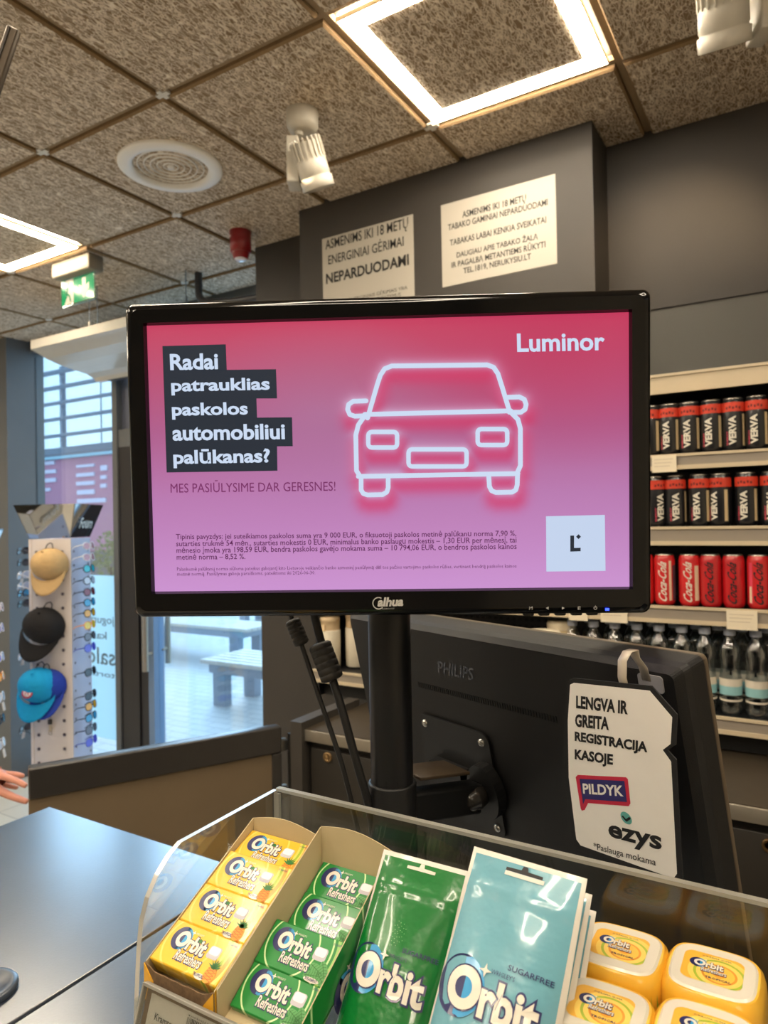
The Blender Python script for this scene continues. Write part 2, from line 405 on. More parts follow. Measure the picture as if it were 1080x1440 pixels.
# ================================================================ outside
ground = MB().span((-40, 2.98, -.1), (30, 60, -.01))
struct(ground.build('pavement', tiles('paving_stone', (204, 206, 206), (192, 196, 198), .24, .12, (158, 164, 170), .5, .6, .006, .5)))
wood_pale = mat('bench_slat_wood', (214, 206, 196), .6, var=.08, scale=12)
wood_warm = mat('bench_edge_wood', (178, 132, 96), .6, var=.08, scale=12)
bench_metal = mat('bench_leg_metal', (150, 158, 170), .45, metal=.2)
def bench(M, label, L=1.9, D=.62, Hh=.43):
    t = thing('bench', label, 'bench', M, 'slatted benches on the pavement')
    for k in range(6):
        y = .05+k*(D-.1)/5
        MB().box((L/2, y, Hh-.02), (L, .082, .04), 0, None, .006).build('slat', [wood_pale], t)
    MB().span((.1, .03, Hh-.12), (L-.1, .09, Hh-.041)).span((.1, D-.09, Hh-.12), (L-.1, D-.03, Hh-.041)).span((.1, .09, Hh-.12), (.16, D-.09, Hh-.041)).span((L-.16, .09, Hh-.12), (L-.1, D-.09, Hh-.041)).build('frame', bench_metal, t)
    for x in (.14, L-.32):
        for y in (.06, D-.14): MB().span((x, y-.02, 0), (x+.14, y+.08, Hh-.12)).build('leg', bench_metal, t)
    return t
p = ony(282, 931, 4.82); bench(T((p[0], 4.8, -.01)), 'pale slatted bench nearest the glass door, in the middle of the view')
p = ony(180, 872, 6.4); bench(T((p[0], 6.35, -.01)), 'slatted bench half hidden behind the door handles', 2.2, .6, .44)
p = ony(338, 880, 9.2); bench(T((p[0]-.1, 9.1, -.01)), 'distant bench with a brown wooden edge, close under the screen', 2.2, .6, .42)
# louvred canopy seen through the window
louv = mat('louvre_grey', (104, 116, 134), .5)
t = thing('louvre_canopy', 'grey steel canopy of horizontal slats in front of the bright sky', 'canopy', (-9.0, 5.6, 0))
LY = 5.6
for k, (a, b) in enumerate(((526, 533), (548, 554), (570, 575), (592, 597), (615, 620), (634, 640))):
    z1 = ony(45, a-2, LY)[2]; z0 = ony(45, b-1, LY)[2]
    MB().box((3, .06, (z0+z1)/2), (6.5, .03, (z1-z0)*.8), 0, None, .006).build('slat', louv, t)
for px in (73, 129):
    x = ony(px, 580, LY)[0]; r = .028 if px == 73 else .007
    MB().span((x+9-r, .13, ony(75, 632, LY)[2]), (x+9+r, .13+2*r, ony(75, 512, LY)[2])).build('post', louv, t)
zz = ony(45, 640, LY)[2]
MB().span((-.3, -.02, zz-.02), (6.3, .18, zz+.035)).build('beam', louv, t)
MB().span((-.6, .1, 0), (-.45, .25, zz)).build('support', louv, t); MB().span((6.1, .1, 0), (6.25, .25, zz)).build('support', louv, t)
# red building opposite, with louvre reflections painted as pale panes
BY = 11.0
bx0, bx1 = -30, -13.2
t = thing('red_building', 'pinkish red building across the yard with rows of painted pale louvre reflections', 'building', (bx0, BY, 0))
zt = ony(100, 641, BY)[2]; zb = ony(100, 770, BY)[2]
MB().span((0, 0, .0), (bx1-bx0, 3, zt)).build('wall', mat('red_facade', (188, 122, 146), .7, var=.05, scale=.6), t)
MB().span((0, -.12, zt-.06), (bx1-bx0, 3, zt+.12)).build('roof_edge', mat('roof_edge', (150, 190, 205), .5), t)
pale = mat('pale_reflection', (214, 204, 224), .3)
for (pxa, pxb, ya, yb) in ((45, 78, 648, 656), (45, 80, 660, 668), (45, 80, 672, 680), (48, 72, 686, 692), (109, 134, 652, 658), (109, 134, 664, 671), (109, 134, 676, 683), (110, 134, 688, 696), (110, 150, 700, 708), (143, 152, 654, 662), (143, 151, 668, 674), (143, 151, 680, 686)):
    a = ony(pxa, yb, BY); b = ony(pxb, ya, BY)
    MB().span((a[0]-bx0, -.04, a[2]), (b[0]-bx0, .02, b[2])).build('window', pale, t)  # flat pale panel painting a louvre reflection in the facade glass
MB().span((0, -.06, 0), (bx1-bx0, .02, max(.1, ony(100, 775, BY)[2]))).build('plinth', mat('plinth', (110, 100, 110), .7), t)
# small tree in front of it
tp = ony(157, 790, 9.0)
t = thing('tree', 'small green tree beyond the window, beside the sunglasses stand', 'tree', (tp[0], 9.0, 0))
leaf = mat('leaf_green', (128, 132, 84), .8, var=.3, scale=8)
MB().cyl((0, 0, 0), (0, 0, .9), .05, 8, 0, .03).build('trunk', mat('bark', (80, 66, 54), .9, var=.2), t)
mb = MB(); rnd = random.Random(3)
for k in range(420):
    a, b_, c_ = rnd.uniform(0, 2*PI), rnd.uniform(-1, 1), rnd.random()**.4
    q = Vector((math.cos(a)*math.sqrt(1-b_*b_)*.36*c_, math.sin(a)*math.sqrt(1-b_*b_)*.36*c_, 1.1+b_*.55*c_))
    M = T(q) @ Matrix.Rotation(rnd.uniform(0, 6), 4, Vector((rnd.random()-.5, rnd.random()-.5, rnd.random()-.5)).normalized())
    mb.add([(-.05, 0, 0), (0, -.025, .01), (.05, 0, 0), (0, .025, .01)], [(0, 1, 2, 3)], 0, False, M)
mb.build('crown', leaf, t)
# ================================================================ ceiling fixtures
lamp_w = bpy.data.materials.new('lamp_diffuser'); lamp_w.use_nodes = True
_b = lamp_w.node_tree.nodes['Principled BSDF']; _b.inputs['Emission Color'].default_value = (*RING_C, 1); _b.inputs['Emission Strength'].default_value = RING_W
_b.inputs['Base Color'].default_value = (.9, .88, .82, 1)
lamp_rim = mat('lamp_rim', (228, 220, 200), .4)
lamp_labels = {0: 'square frame ceiling light above the two wall notices, brightest in view', 1: 'square frame ceiling light cut by the edge, beside the exit sign', 2: 'corner of a square ceiling light at the very top edge'}
def ceiling_light():
    t = thing('ceiling_light', '', 'light', None, 'square frame lights in the ceiling grid')
    h = TS/2-.012; w0 = h-.012; w1 = w0-.05
    def ringz(o, i, z, m, mi=0):
        vs = [(-o, -o, z), (o, -o, z), (o, o, z), (-o, o, z), (-i, -i, z), (i, -i, z), (i, i, z), (-i, i, z)]
        m.add(vs, [(i_, 4+i_, 4+(i_+1) % 4, (i_+1) % 4) for i_ in range(4)], mi)
    def wall(o, z0, z1, m, mi=0):
        vs = [(-o, -o, z0), (o, -o, z0), (o, o, z0), (-o, o, z0), (-o, -o, z1), (o, -o, z1), (o, o, z1), (-o, o, z1)]
        m.add(vs, [(i_, (i_+1) % 4, 4+(i_+1) % 4, 4+i_) for i_ in range(4)], mi)
    m = MB(); ringz(w0+.003, w0, -.001, m); wall(w0+.003, -.001, .012, m); m.build('frame', lamp_rim, t)
    m = MB(); ringz(w0, w1, 0, m); wall(w0, 0, .02, m); wall(w1, 0, .01, m); m.build('diffuser', lamp_w, t)
    m = MB().box((0, 0, .012), (2*w1-.006, 2*w1-.006, .02)); m.build('inner_panel', wool, t)
    return t
for i, (a, b) in enumerate(LAMPS):
    o = ceiling_light() if i == 0 else copy_tree(first)
    if i == 0: first = o
    o.location = (GX+(b+.5)*TS, GY+(a+.5)*TS, CEIL)
    o['label'] = lamp_labels.get(i, 'added square frame ceiling light out of view behind the camera')
# round air vent
vx, vy = GX-.5*TS, GY+.5*TS
vent_w = mat('vent_white', (246, 244, 240), .4)
t = thing('ceiling_vent', 'round white ceiling vent of concentric rings', 'vent', (vx, vy, CEIL))
mb = MB().lathe([(.183, 0), (.183, -.006), (.176, -.012), (.150, -.016), (.135, -.013), (.130, 0), (.130, .02)], 56, 0, None, True, False)
mb.build('outer_ring', vent_w, t)
for k in range(5):
    r = .118-k*.0225
    MB().lathe([(r+.002, .014), (r-.001, -.002), (r-.003, -.005), (r-.007, .012), (r-.004, .016), (r+.002, .014)], 44, 0, None, True, False).build('ring', vent_w, t)
MB().lathe([(.0, -.008), (.012, -.007), (.013, .01), (0, .012)], 24).build('hub', vent_w, t)
MB().lathe([(.131, .004), (.131, .06), (0, .06)], 40, 0, None, True, False).build('duct', mat('duct_dark', (4, 4, 4), .9), t)
# track spotlights
spot_w = mat('spot_white', (200, 194, 181), .4, var=.02)
spot_dark = mat('spot_inside', (16, 15, 14), .5)
def spotlight(label, base, away, gearside, D=.103):
    """canopy on the ceiling, knuckle, flat gear box and a finned cylinder head"""
    t = thing('spotlight', label, 'spotlight', T(base), 'white spotlights on the ceiling')
    MB().lathe([(.0, -.062), (.030, -.062), (.044, -.056), (.050, -.045), (.051, -.012), (.051, 0)], 32).build('canopy', spot_w, t)
    gs = gearside
    # basis looking from the shop: e1 to the right, e2 towards the viewer
    e1 = Vector(_r0); e2 = Vector((-_f[0], -_f[1], 0)).normalized(); up = Vector((0, 0, 1))
    g0 = e1*(-.030 if gs > 0 else .072)+(e2*.02 if gs < 0 else Vector((0, 0, 0)))
    G = frame(Vector((0, 0, -.06))+g0, e1, up)
    MB().cyl(Vector((0, 0, -.075))+g0*.4, Vector((0, 0, -.055))+g0*.4, .014).build('knuckle', spot_w, t)
    MB(G).box((0, -.100, -.005), (.038, .145, .072), 0, None, .004).build('gear_box', spot_w, t)
    ax = (e1*.27 - up*.92 - e2*away).normalized()
    hc = Vector((0, 0, -.168))+e1*(.026*gs)+e2*.04
    Hm = frame(hc, e1, -e1.cross(ax) if False else ax.cross(e1)); 
    Q = Vector((0, 0, 1)).rotation_difference(ax).to_matrix().to_4x4(); Q.translation = hc
    h = MB(Q).lathe([(D*.42, -.045), (D*.42, 0), (D*.46, .003), (D*.47, .05), (D*.45, .052), (D*.45, .056), (D*.5, .058), (D*.49, .088), (D*.47, .089), (D*.45, .07)], 36, 0, None, True, False)
    hd = h.build('head', spot_w, t)
    m = MB(Q)
    for k in range(20):
        a = 2*PI*k/20
        m.box((0, 0, 0), (.010, .0035, .062), 0, RZ(math.degrees(a)) @ T((D*.44, 0, -.024)) )
    m.lathe([(0, -.046), (D*.44, -.046)], 24); m.build('cooling_fins', spot_w, hd)
    MB(Q).lathe([(0, .066), (D*.45, .066)], 24).build('lens', spot_dark, hd)
    return t, hc, ax
def spot_lamp(pos, target, e, size=62, blend=.65):
    l = bpy.data.lights.new('spot_beam', 'SPOT'); l.energy = e; l.color = SPOT_C; l.spot_size = math.radians(size); l.spot_blend = blend; l.shadow_soft_size = .03
    o = bpy.data.objects.new('spot_beam', l); col.objects.link(o); o.location = pos
    o.rotation_euler = (Vector(target)-Vector(pos)).to_track_quat('-Z', 'Y').to_euler()
    return o
b1 = onz(425, 158, CEIL)
spotlight('white spotlight hanging from the ceiling beside the round vent', b1, .36, 1)
t2d = ray(1052, -60)
b2 = onz(1018, -84, CEIL)
spotlight('white spotlight cut by the top edge, above the dark wall', b2, .50, -1, .112)
# red fire alarm sounder
ap = onz(338, 326, CEIL)
t = thing('alarm_sounder', 'red fire alarm sounder on the ceiling by the dark wall', 'alarm', (ap[0], ap[1], CEIL))
red = mat('alarm_red', (140, 22, 28), .35, coat=.3)
MB().lathe([(.040, -.094), (.046, -.090), (.047, -.04), (.0465, -.038), (.047, -.036), (.048, 0)], 28, 0).build('body', red, t)
MB().lathe([(.026, -.121), (.032, -.119), (.038, -.095)], 28, 0).build('horn', red, t)
MB().lathe([(0, -.127), (.024, -.126), (.027, -.121)], 28, 0).build('lens', mat('alarm_lens', (230, 225, 232), .2), t)
MB().box((-.02, -.042, -.028), (.008, .006, .008)).build('indicator', mat('alarm_dot', (235, 200, 200), .3), t)
# emergency exit sign
EYp = 2.1
a = ony(74, 372, EYp); b = ony(126, 355, EYp)
ex0, ex1 = a[0], b[0]
green = bpy.data.materials.new('exit_green'); green.use_nodes = True
_b = green.node_tree.nodes['Principled BSDF']; _b.inputs['Base Color'].default_value = (*lin((8, 84, 50)), 1); _b.inputs['Emission Color'].default_value = (*lin((24, 150, 96)), 1); _b.inputs['Emission Strength'].default_value = .18; _b.inputs['Roughness'].default_value = .15
pict = mat('exit_pictogram', (118, 116, 104), .4, emis=.1)
t = thing('exit_sign', 'green emergency exit sign with running figure and down arrow under the ceiling', 'sign', ((ex0+ex1)/2, EYp, CEIL))
W = ex1-ex0
MB().box((0, .035, -.0375), (W, .085, .075), 0, None, .008).build('housing', mat('exit_housing', (140, 131, 114), .5), t)
zt, zb = -.078, -.215
m = MB().box((.012, .03, (zt+zb)/2), (W-.03, .008, zt-zb), 0, None, .001)
m.build('acrylic_plate', clear('sign_acrylic', (.85, 1, .95), .02, .1, .6), t)
S = frame((.012, .0255, (zt+zb)/2), (1, 0, 0), (0, 0, 1)); w2, h2 = (W-.036)/2, (zt-zb)/2-.008
m = MB(S).box((0, 0, -.0006), (2*w2, 2*h2, .001), 0)
m.flat([(-w2+.02, -h2, .0003), (-.03, -h2, .0003), (-.03, h2, .0003), (-w2+.035, h2, .0003), (-w2+.035, -h2+.02, .0003)], 1)
m.flat([(.036, -.004, .0004), (.064, -.004, .0004), (.064, h2-.01, .0004), (.036, h2-.01, .0004)], 1)
for q in (((.05, -h2+.012), (.05, .004), (.012, .022), (.012, -.006)), ((.05, -h2+.012), (.088, -.006), (.088, .022), (.05, .004))): m.flat([(x, y, .0005) for x, y in (q[::-1] if q[1][0] == .05 else q)], 1)
fx = -.075
m.disc((fx+.008, h2-.022), .0075, .0008, 0, n=14)
m.stroke([(fx, .018), (fx-.006, -.008)], .016, .0008, 0).stroke([(fx-.004, -.008), (fx+.014, -.02), (fx+.022, -.046)], .009, .0008, 0).stroke([(fx-.004, -.008), (fx-.012, -.028), (fx-.034, -.03)], .009, .0008, 0)
m.stroke([(fx+.004, .022), (fx+.018, .012), (fx+.03, .014)], .007, .0008, 0).stroke([(fx-.002, .022), (fx-.018, .014), (fx-.024, -.004)], .007, .0008, 0)
m.build('pictogram', [green, pict], t)
# air curtain hung over the door
ACy = 2.36
a = ony(43, 479, ACy); zt = a[2]
prof = [(0, zt), (0, zt-.05)]
for q in ((50, 495), (66, 505), (86, 514), (106, 521), (122, 526), (131, 532), (135, 537)):
    w_ = onx(*q, a[0]); prof.append((w_[1]-ACy, w_[2]))
yl_, zl_ = prof[-1]
prof += [(yl_+.045, zl_+.004), (yl_+.075, zl_+.1), (yl_+.075, zt+.02), (.05, zt+.02)]
L = -2.72-a[0]
t = thing('air_curtain', 'long white air curtain hanging over the glass door', 'air curtain', (a[0], ACy, 0))
Mx = frame((0, 0, 0), (0, 1, 0), (0, 0, 1))
m = MB(Mx).prism(prof, 0.0, L, 0)
m.build('casing', mat('curtain_white', (216, 210, 198), .3, coat=.3, var=.02), t)
MB().span((-.004, .003, zt-.048), (0, yl_, zt+.01)).build('end_cap', mat('curtain_cap', (190, 184, 172), .4), t)
MB().span((.1, yl_+.006, zl_-.004), (L-.1, yl_+.04, zl_+.004)).build('outlet_slot', mat('curtain_dark', (70, 74, 84), .5), t)
for px in (126, 137):
    q = ony(px, 455, ACy+.06)
    MB().tube([(q[0]-a[0], .06, zt+.02), (q[0]-a[0], .06, CEIL+.0)], .0025, 6).build('cable', mat('wire_grey', (120, 128, 138), .4, metal=.5), t)
    if px == 126: MB().cyl((q[0]-a[0], .06, zt+.018), (q[0]-a[0], .06, zt+.05), .007, 10).build('cable_grip', spot_w, t)
q = onz(261, 380, CEIL)
MB().tube([(q[0]-a[0], q[1]-ACy, CEIL), (q[0]-a[0], q[1]-ACy, CEIL-.13), (q[0]-a[0]+.003, q[1]-ACy, CEIL-.14), (q[0]-a[0]+.003, q[1]-ACy, zt+.0)], [.0028, .0028, .006, .006], 6).build('cable', MATS['wire_grey'], t)
# dark pipe from the ceiling
q = onz(279, 384, CEIL)
m = MB().tube([(0, 0, 0), (0, 0, -.055), (0, 0, -.10), (.006, 0, -.125), (.03, .0, -.15), (.06, 0, -.165), (.25, 0, -.19), (.44, 0, -.20)], .019, 14)
m.lathe([(.021, -.068), (.021, -.062)], 14)
pp = m.build('pipe', mat('pipe_dark', (44, 44, 48), .35), None, T(q))
tag(pp, 'dark bent pipe coming down from the ceiling behind the screen', 'pipe')
# dark flat bar at the top left
D0 = np.array(dep(20, 40, 1.25)); D1 = np.array(dep(-30, 190, 1.28))
Yv = Vector(D0-D1).normalized(); Xv = Vector(_r0); Xv = (Xv-Yv*Xv.dot(Yv)).normalized()
M = frame(D0, Xv, Yv)
t = thing('metal_bar', 'end of a dark metal bar poking in at the left edge under the ceiling', 'bar', M)
L = .8
MB().box((0, -L/2, 0), (.021, L, .014), 0, None, .002).build('profile', mat('bar_metal', (74, 64, 52), .35, metal=.5), t)
MB().box((-.004, -L/2, .008), (.003, L-.004, .002)).build('ridge', mat('bar_ridge', (40, 34, 28), .4), t)
# ================================================================ counters
CZ = 1.12
def counter_mat():
    m = mat('counter_top', (30, 36, 50), .4, spec=.5, coat=1, var=.18, scale=9, bump=.05, bscale=260)
    m.node_tree.nodes['Principled BSDF'].inputs['Coat Roughness'].default_value = .24; m.node_tree.nodes['Principled BSDF'].inputs['Coat IOR'].default_value = 2.1
    m.node_tree.nodes['Principled BSDF'].inputs['Coat Tint'].default_value = (.80, .92, 1, 1)
    return m
ct = counter_mat()
SEAM = -.825
body = mat('counter_body', (58, 54, 50), .6, var=.04, scale=5)
m = MB().span((-1.384, .14, CZ-.036), (SEAM-.0012, .90, CZ), 0, .003).build('worktop', ct)
tag(m, 'dark glossy counter worktop at the left, ending at the far corner by the half door', 'worktop')
m = MB().span((SEAM+.0012, .14, CZ-.036), (.9, .90, CZ-.0005), 0, .003).build('worktop', ct)
tag(m, 'dark counter worktop right of the seam, under the clear gum display', 'worktop')
t = thing('sales_counter', 'dark counter body under the glossy worktops', 'counter', (0, 0, 0))
MB().span((-1.35, .2, 0), (.88, .86, CZ-.037)).build('body', body, t)
MB().span((-1.40, .18, CZ-.075), (-1.352, .88, CZ-.030), 0, .003).build('edge_strip', mat('edge_strip', (90, 96, 106), .35, metal=.2), t)
gp = onz(-24, 1395, CZ)
t = thing('cable_grommet', 'round dark disc on the counter, cut by the left edge', 'grommet', (gp[0], gp[1], CZ))
MB().lathe([(.040, 0), (.041, .004), (.038, .0075), (.030, .008), (.028, .006), (0, .006)], 36).build('cap', mat('grommet', (64, 72, 84), .3), t)
MB().box((0, 0, .0066), (.03, .008, .001)).build('slot', ink, t)

# half door in the counter gap
a = onz(40, 1081, 1.10); b = onz(395, 1021, 1.10)
gx = Vector(b-a); GL = gx.length; M = frame(a, gx, (0, 0, 1))      # x along the door, y up, z towards the viewer
t = thing('half_door', 'brown half door with a dark frame, standing ajar behind the counter', 'door', M)
gdark = mat('gate_frame', (50, 47, 45), .35, spec=.5, var=.05)
gtan = mat('gate_panel', (112, 96, 74), .6, var=.04, scale=7)
MB().span((0, -.078, -.034), (GL, 0, .006), 0, .004).build('top_rail', gdark, t)
MB().span((0, -1.05, -.028), (GL-.03, -.079, -.002)).build('panel', gtan, t)
MB().span((GL-.03, -1.05, -.034), (GL, -.079, .004), 0, .003).build('stile', gdark, t)
for y in (-.06, -.20):
    h = MB().cyl((GL+.012, y-.018, -.015), (GL+.012, y+.018, -.015), .009, 12).box((GL+.006, y, -.004), (.03, .03, .004)).build('hinge', mat('hinge_steel', (150, 146, 138), .3, metal=.9), t)
# back counter with steel edge, drawers and locks
BX0, BY0, BZ = -1.318, 1.655, 1.098
t = thing('back_counter', 'dark back counter with a steel edge and drawers below the drinks shelf', 'counter', (BX0, BY0, 0))
bdark = mat('cabinet_dark', (42, 38, 33), .5, var=.05, scale=6)
MB().span((.03, .02, 0), (2.2, .62, BZ-.03)).build('body', bdark, t)
MB().span((.028, .0, BZ-.03), (2.2, .64, BZ), 0).build('top', mat('back_top', (62, 54, 43), .45, var=.05), t)
MB().span((.03, -.006, BZ-.034), (2.2, .002, BZ-.002), 0, .001).build('steel_edge', steel, t)
MB().span((-.012, -.02, 0), (.03, .29, BZ+.022)).build('end_panel', mat('end_panel', (66, 62, 58), .5), t)
MB().span((-.030, -.012, .35), (-.013, .05, BZ-.02)).build('door_post', mat('post_black', (16, 15, 15), .4), t)
brass = mat('lock_brass', (176, 146, 104), .3, metal=.9)
for i, (xa, xb) in enumerate(((.045, .42), (.425, 1.0), (1.005, 1.6), (1.605, 2.19))):
    d = MB().span((xa, .004, BZ-.36), (xb, .02, BZ-.055), 0, .002).build('drawer', bdark, t)
    if i in (0, 3):
        pq = ony(460, 1065, BY0) if i == 0 else ony(1082, 1190, BY0)
    else: pq = (BX0+(xa+xb)/2, 0, BZ-.1)
    if i == 2: pq = ony(1082, 1190, BY0)
    Q = T((pq[0]-BX0, .003, pq[2] if i != 1 else BZ-.12)) @ RX(90)
    MB(Q).lathe([(.014, -.002), (.0145, .004), (.011, .0055), (.009, .003), (0, .003)], 24).build('lock', brass, d)
# ================================================================ customer display on its pole
SO = Vector((-.3582, .5979, 1.775))
SM = frame(SO, (.8785, .4777, -.0042), (.0295, -.0454, .9985))     # local x right, y up, z to the viewer
SN = np.array(SM.col[2][:3])
def scr(px, py): return loc(SM, onp(px, py, SO, SN))[:2]
t = thing('monitor', 'glossy black customer monitor showing a pink car loan advert, on a pole', 'monitor', SM)
xl, xr, yb, yt = -.2595, .2590, -.1605, .1560
mb = MB()
out = rrect(xl, yb, xr, yt, .008, 5); n = len(out)
inn = [(-.2395, -.1355), (.2395, -.1355), (.2395, .1355), (-.2395, .1355)]
def ringat(ins, z): return [(x+(-ins if x > 0 else ins), y+(-ins if y > 0 else ins), z) for x, y in out]
prof = [(.0, -.022), (0, -.002), (.0012, .003), (.004, .006), (.0075, .0072)]
vs = sum([ringat(i, z) for i, z in prof], []); fs = []
for i in range(len(prof)-1):
    for k in range(n): fs.append((i*n+k, i*n+(k+1) % n, (i+1)*n+(k+1) % n, (i+1)*n+k))
mb.add(vs, fs, 0, True)
# flat front between the outer edge and the opening
top = ringat(.0075, .0072)
def quadr(a, b, c, d, mi=0, sm=False): mb.add([a, b, c, d], [(0, 1, 2, 3)], mi, sm)
ins = [(x, y, .0068) for x, y in inn]
q4 = len(out)//4
for k in range(4):
    seg = [top[(k*q4+j) % n] for j in range(q4)]
    corner = ins[[2, 3, 0, 1][k]]
    for j in range(q4-1): mb.add([seg[j], seg[j+1], corner], [(0, 1, 2)])
    nxt = top[((k+1)*q4) % n]; nc = ins[[3, 0, 1, 2][k]]
    mb.add([seg[-1], nxt, nc, corner], [(0, 1, 2, 3)])
low = [(x*.9945, y*.990, .0012) for x, y in inn]
for k in range(4):
    j = (k+1) % 4
    quadr(ins[k], ins[j], low[j], low[k])
# printed marks on the bezel
bz = .0076
def on_bez(px, py): return scr(px, py)
def btext(mb, s, LB, RB, LT, z=bz, mi=1, bold=0, res=3):
    a, b_, c = on_bez(*LB), on_bez(*RB), on_bez(*LT)
    mb.text(s, a, b_-a, c-a, z, mi, bold, res)
btext(mb, 'alhua', (531, 851.5), (567, 850.5), (533, 838.5), bold=.045)
c0 = on_bez(533, 846.5); mb.band(c0, .0052, .0062, bz, 1, 60, 315)
btext(mb, 'TECHNOLOGY', (537, 855.2), (555, 854.8), (537, 853.2), res=1)
btext(mb, 'M', (742.5, 855.6), (747, 855.4), (742.5, 851)); btext(mb, 'E', (810, 855.4), (814, 855.3), (810, 851))
mk = lambda pts: mb.flat([(*on_bez(*p), bz) for p in pts], 1)
mk([(765.5, 853), (769.5, 851), (769.5, 855.5)][::-1]); mk([(788, 851), (792, 853.2), (788, 855.3)][::-1])
c0 = on_bez(834.5, 853); mb.band(c0, .0012, .0017, bz, 1, 110, 430); mb.stroke([(c0[0], c0[1]+.0005), (c0[0], c0[1]+.0022)], .0005, bz, 1)
mb.build('bezel', [gloss_black, mat('bezel_print', (186, 184, 180), .4)], t)
for px in (744, 766, 789, 812, 834):
    p = scr(px, 861)
    MB().box((p[0], yb-.0005, -.006), (.011, .004, .008), 0, None, .0015).build('button', black_plastic, t)
p = scr(851, 855); MB().box((p[0], p[1], bz), (.0035, .0022, .0012), 0, RZ(0)).build('power_light', mat('power_led', (40, 60, 255), .3, emis=3), t, None, 'small blue power light')
# back shell
mb = MB(); o2 = [(x*.97, y*.96) for x, y in out]; o3 = [(x*.8, y*.75) for x, y in out]
vs = [(x, y, -.020) for x, y in out]+[(x, y, -.030) for x, y in o2]+[(x, y, -.048) for x, y in o3]
fs = [(i*n+(k+1) % n, i*n+k, (i+1)*n+k, (i+1)*n+(k+1) % n) for i in range(2) for k in range(n)]+[tuple(range(3*n-1, 2*n-1, -1))]
mb.add(vs, fs, 0, False); mb.build('rear_shell', black_plastic, t)
# the screen: the advert it shows
NXs, NYs = 340, 192
xs = np.linspace(-.238, .238, NXs+1); ys = np.linspace(-.134, .134, NYs+1)
Xg, Yg = np.meshgrid(xs, ys)
car = {
 'roof': [(517, 588), (531, 540), (535, 528), (541, 519), (551, 515), (685, 513.5), (694, 517), (700, 526), (706, 545), (716, 578)],
 'line': [(513, 583), (718, 578)],
 'body': [(513, 585), (504, 598), (500.5, 612), (501.5, 662), (506, 669)], 'bodyr': [(718, 580), (728, 590), (731.5, 603), (731.5, 655), (727, 665)],
 'bottom': [(504, 670), (728, 666)],
 'mirl': [(515, 564), (497, 564.5), (490.5, 569), (489, 576), (492, 583), (499, 585.5), (512, 585)], 'mirr': [(713, 559), (730, 558.5), (737, 562), (739.5, 569), (738, 576), (732, 580), (716, 580)],
 'wheell': [(508, 671), (508, 689), (511, 694), (517, 696), (538, 695.5), (544, 692), (546, 686), (546, 670)], 'wheelr': [(687, 668), (688, 684), (691, 690), (697, 692.5), (720, 692), (725, 689), (727, 682), (727.5, 666)],
}
closed = {'lampl': rrect(518, 607.5, 558.5, 629.5, 5, 3), 'lampr': rrect(671.5, 603.5, 713, 626, 5, 3), 'plate': rrect(574.5, 632, 656, 656, 5, 3)}
def seg_dist(P, shift=(0, 0)):
    d = np.full(Xg.shape, 1e9)
    for pts in P:
        L_ = [scr(x+shift[0], y+shift[1]) for x, y in pts]
        for a, b in zip(L_[:-1], L_[1:]):
            ab = b-a; tt = np.clip(((Xg-a[0])*ab[0]+(Yg-a[1])*ab[1])/(ab@ab+1e-12), 0, 1)
            d = np.minimum(d, np.hypot(Xg-a[0]-tt*ab[0], Yg-a[1]-tt*ab[1]))
    return d
polys = list(car.values())+[p+[p[0]] for p in closed.values()]
PXL = .476/678
dw = seg_dist(polys)/PXL; dr = seg_dist(polys, (3, 13))/PXL
v = (.134-Yg)/.268
stops = np.array([0, .18, .4, .65, 1.0])
cc = np.array([(201, 66, 98), (187, 80, 116), (176, 94, 142), (186, 122, 178), (204, 148, 210)], float)
base = np.stack([np.interp(v, stops, cc[:, k]) for k in range(3)], -1)
u_ = (Xg+.238)/.476
rr = np.clip(1-np.hypot((u_-.86)/.42, (v-.12)/.45), 0, 1)[..., None]
base = base*(1-.5*rr)+np.array((192, 36, 84))*.5*rr
lr = np.clip(1-np.hypot((u_-.36)/.34, (v-.34)/.36), 0, 1)[..., None]
base = base*(1-.45*lr)+np.array((172, 132, 172))*.45*lr
kr = (.62*np.exp(-(dr/13)**2))[..., None]
base = base*(1-kr)+np.array((214, 42, 94))*kr
kw = (.75*np.exp(-np.maximum(dw-3, 0)/5.5))[..., None]*(1-.55*np.clip(kr/.62, 0, 1))
base = base*(1-kw)+np.array((214, 196, 226))*kw
me = bpy.data.meshes.new('screen')
vs = np.stack([Xg, Yg, np.full_like(Xg, .0010)], -1).reshape(-1, 3)
idx = np.arange((NXs+1)*(NYs+1)).reshape(NYs+1, NXs+1)
fs = np.stack([idx[:-1, :-1], idx[:-1, 1:], idx[1:, 1:], idx[1:, :-1]], -1).reshape(-1, 4)
me.from_pydata(vs.tolist(), [], fs.tolist())
def slin(c): c = np.asarray(c)/255; return np.where(c <= .04045, c/12.92, ((c+.055)/1.055)**2.4)
ca = me.color_attributes.new('picture', 'FLOAT_COLOR', 'POINT')
ca.data.foreach_set('color', np.concatenate([slin(base).reshape(-1, 3), np.ones((len(vs), 1))], 1).ravel())
sm_ = bpy.data.materials.new('screen_picture'); sm_.use_nodes = True; nt = sm_.node_tree; b_ = nt.nodes['Principled BSDF']
at = nt.nodes.new('ShaderNodeAttribute'); at.attribute_name = 'picture'
nt.links.new(at.outputs['Color'], b_.inputs['Emission Color']); b_.inputs['Emission Strength'].default_value = .54
b_.inputs['Base Color'].default_value = (.01, .01, .01, 1); b_.inputs['Roughness'].default_value = .45; b_.inputs['Specular IOR Level'].default_value = .25
def glow(name, rgb, e=.54): 
    m = mat(name, (8, 8, 8), .45, spec=.25); b = m.node_tree.nodes['Principled BSDF']
    b.inputs['Emission Color'].default_value = (*lin(rgb), 1); b.inputs['Emission Strength'].default_value = e
    return m
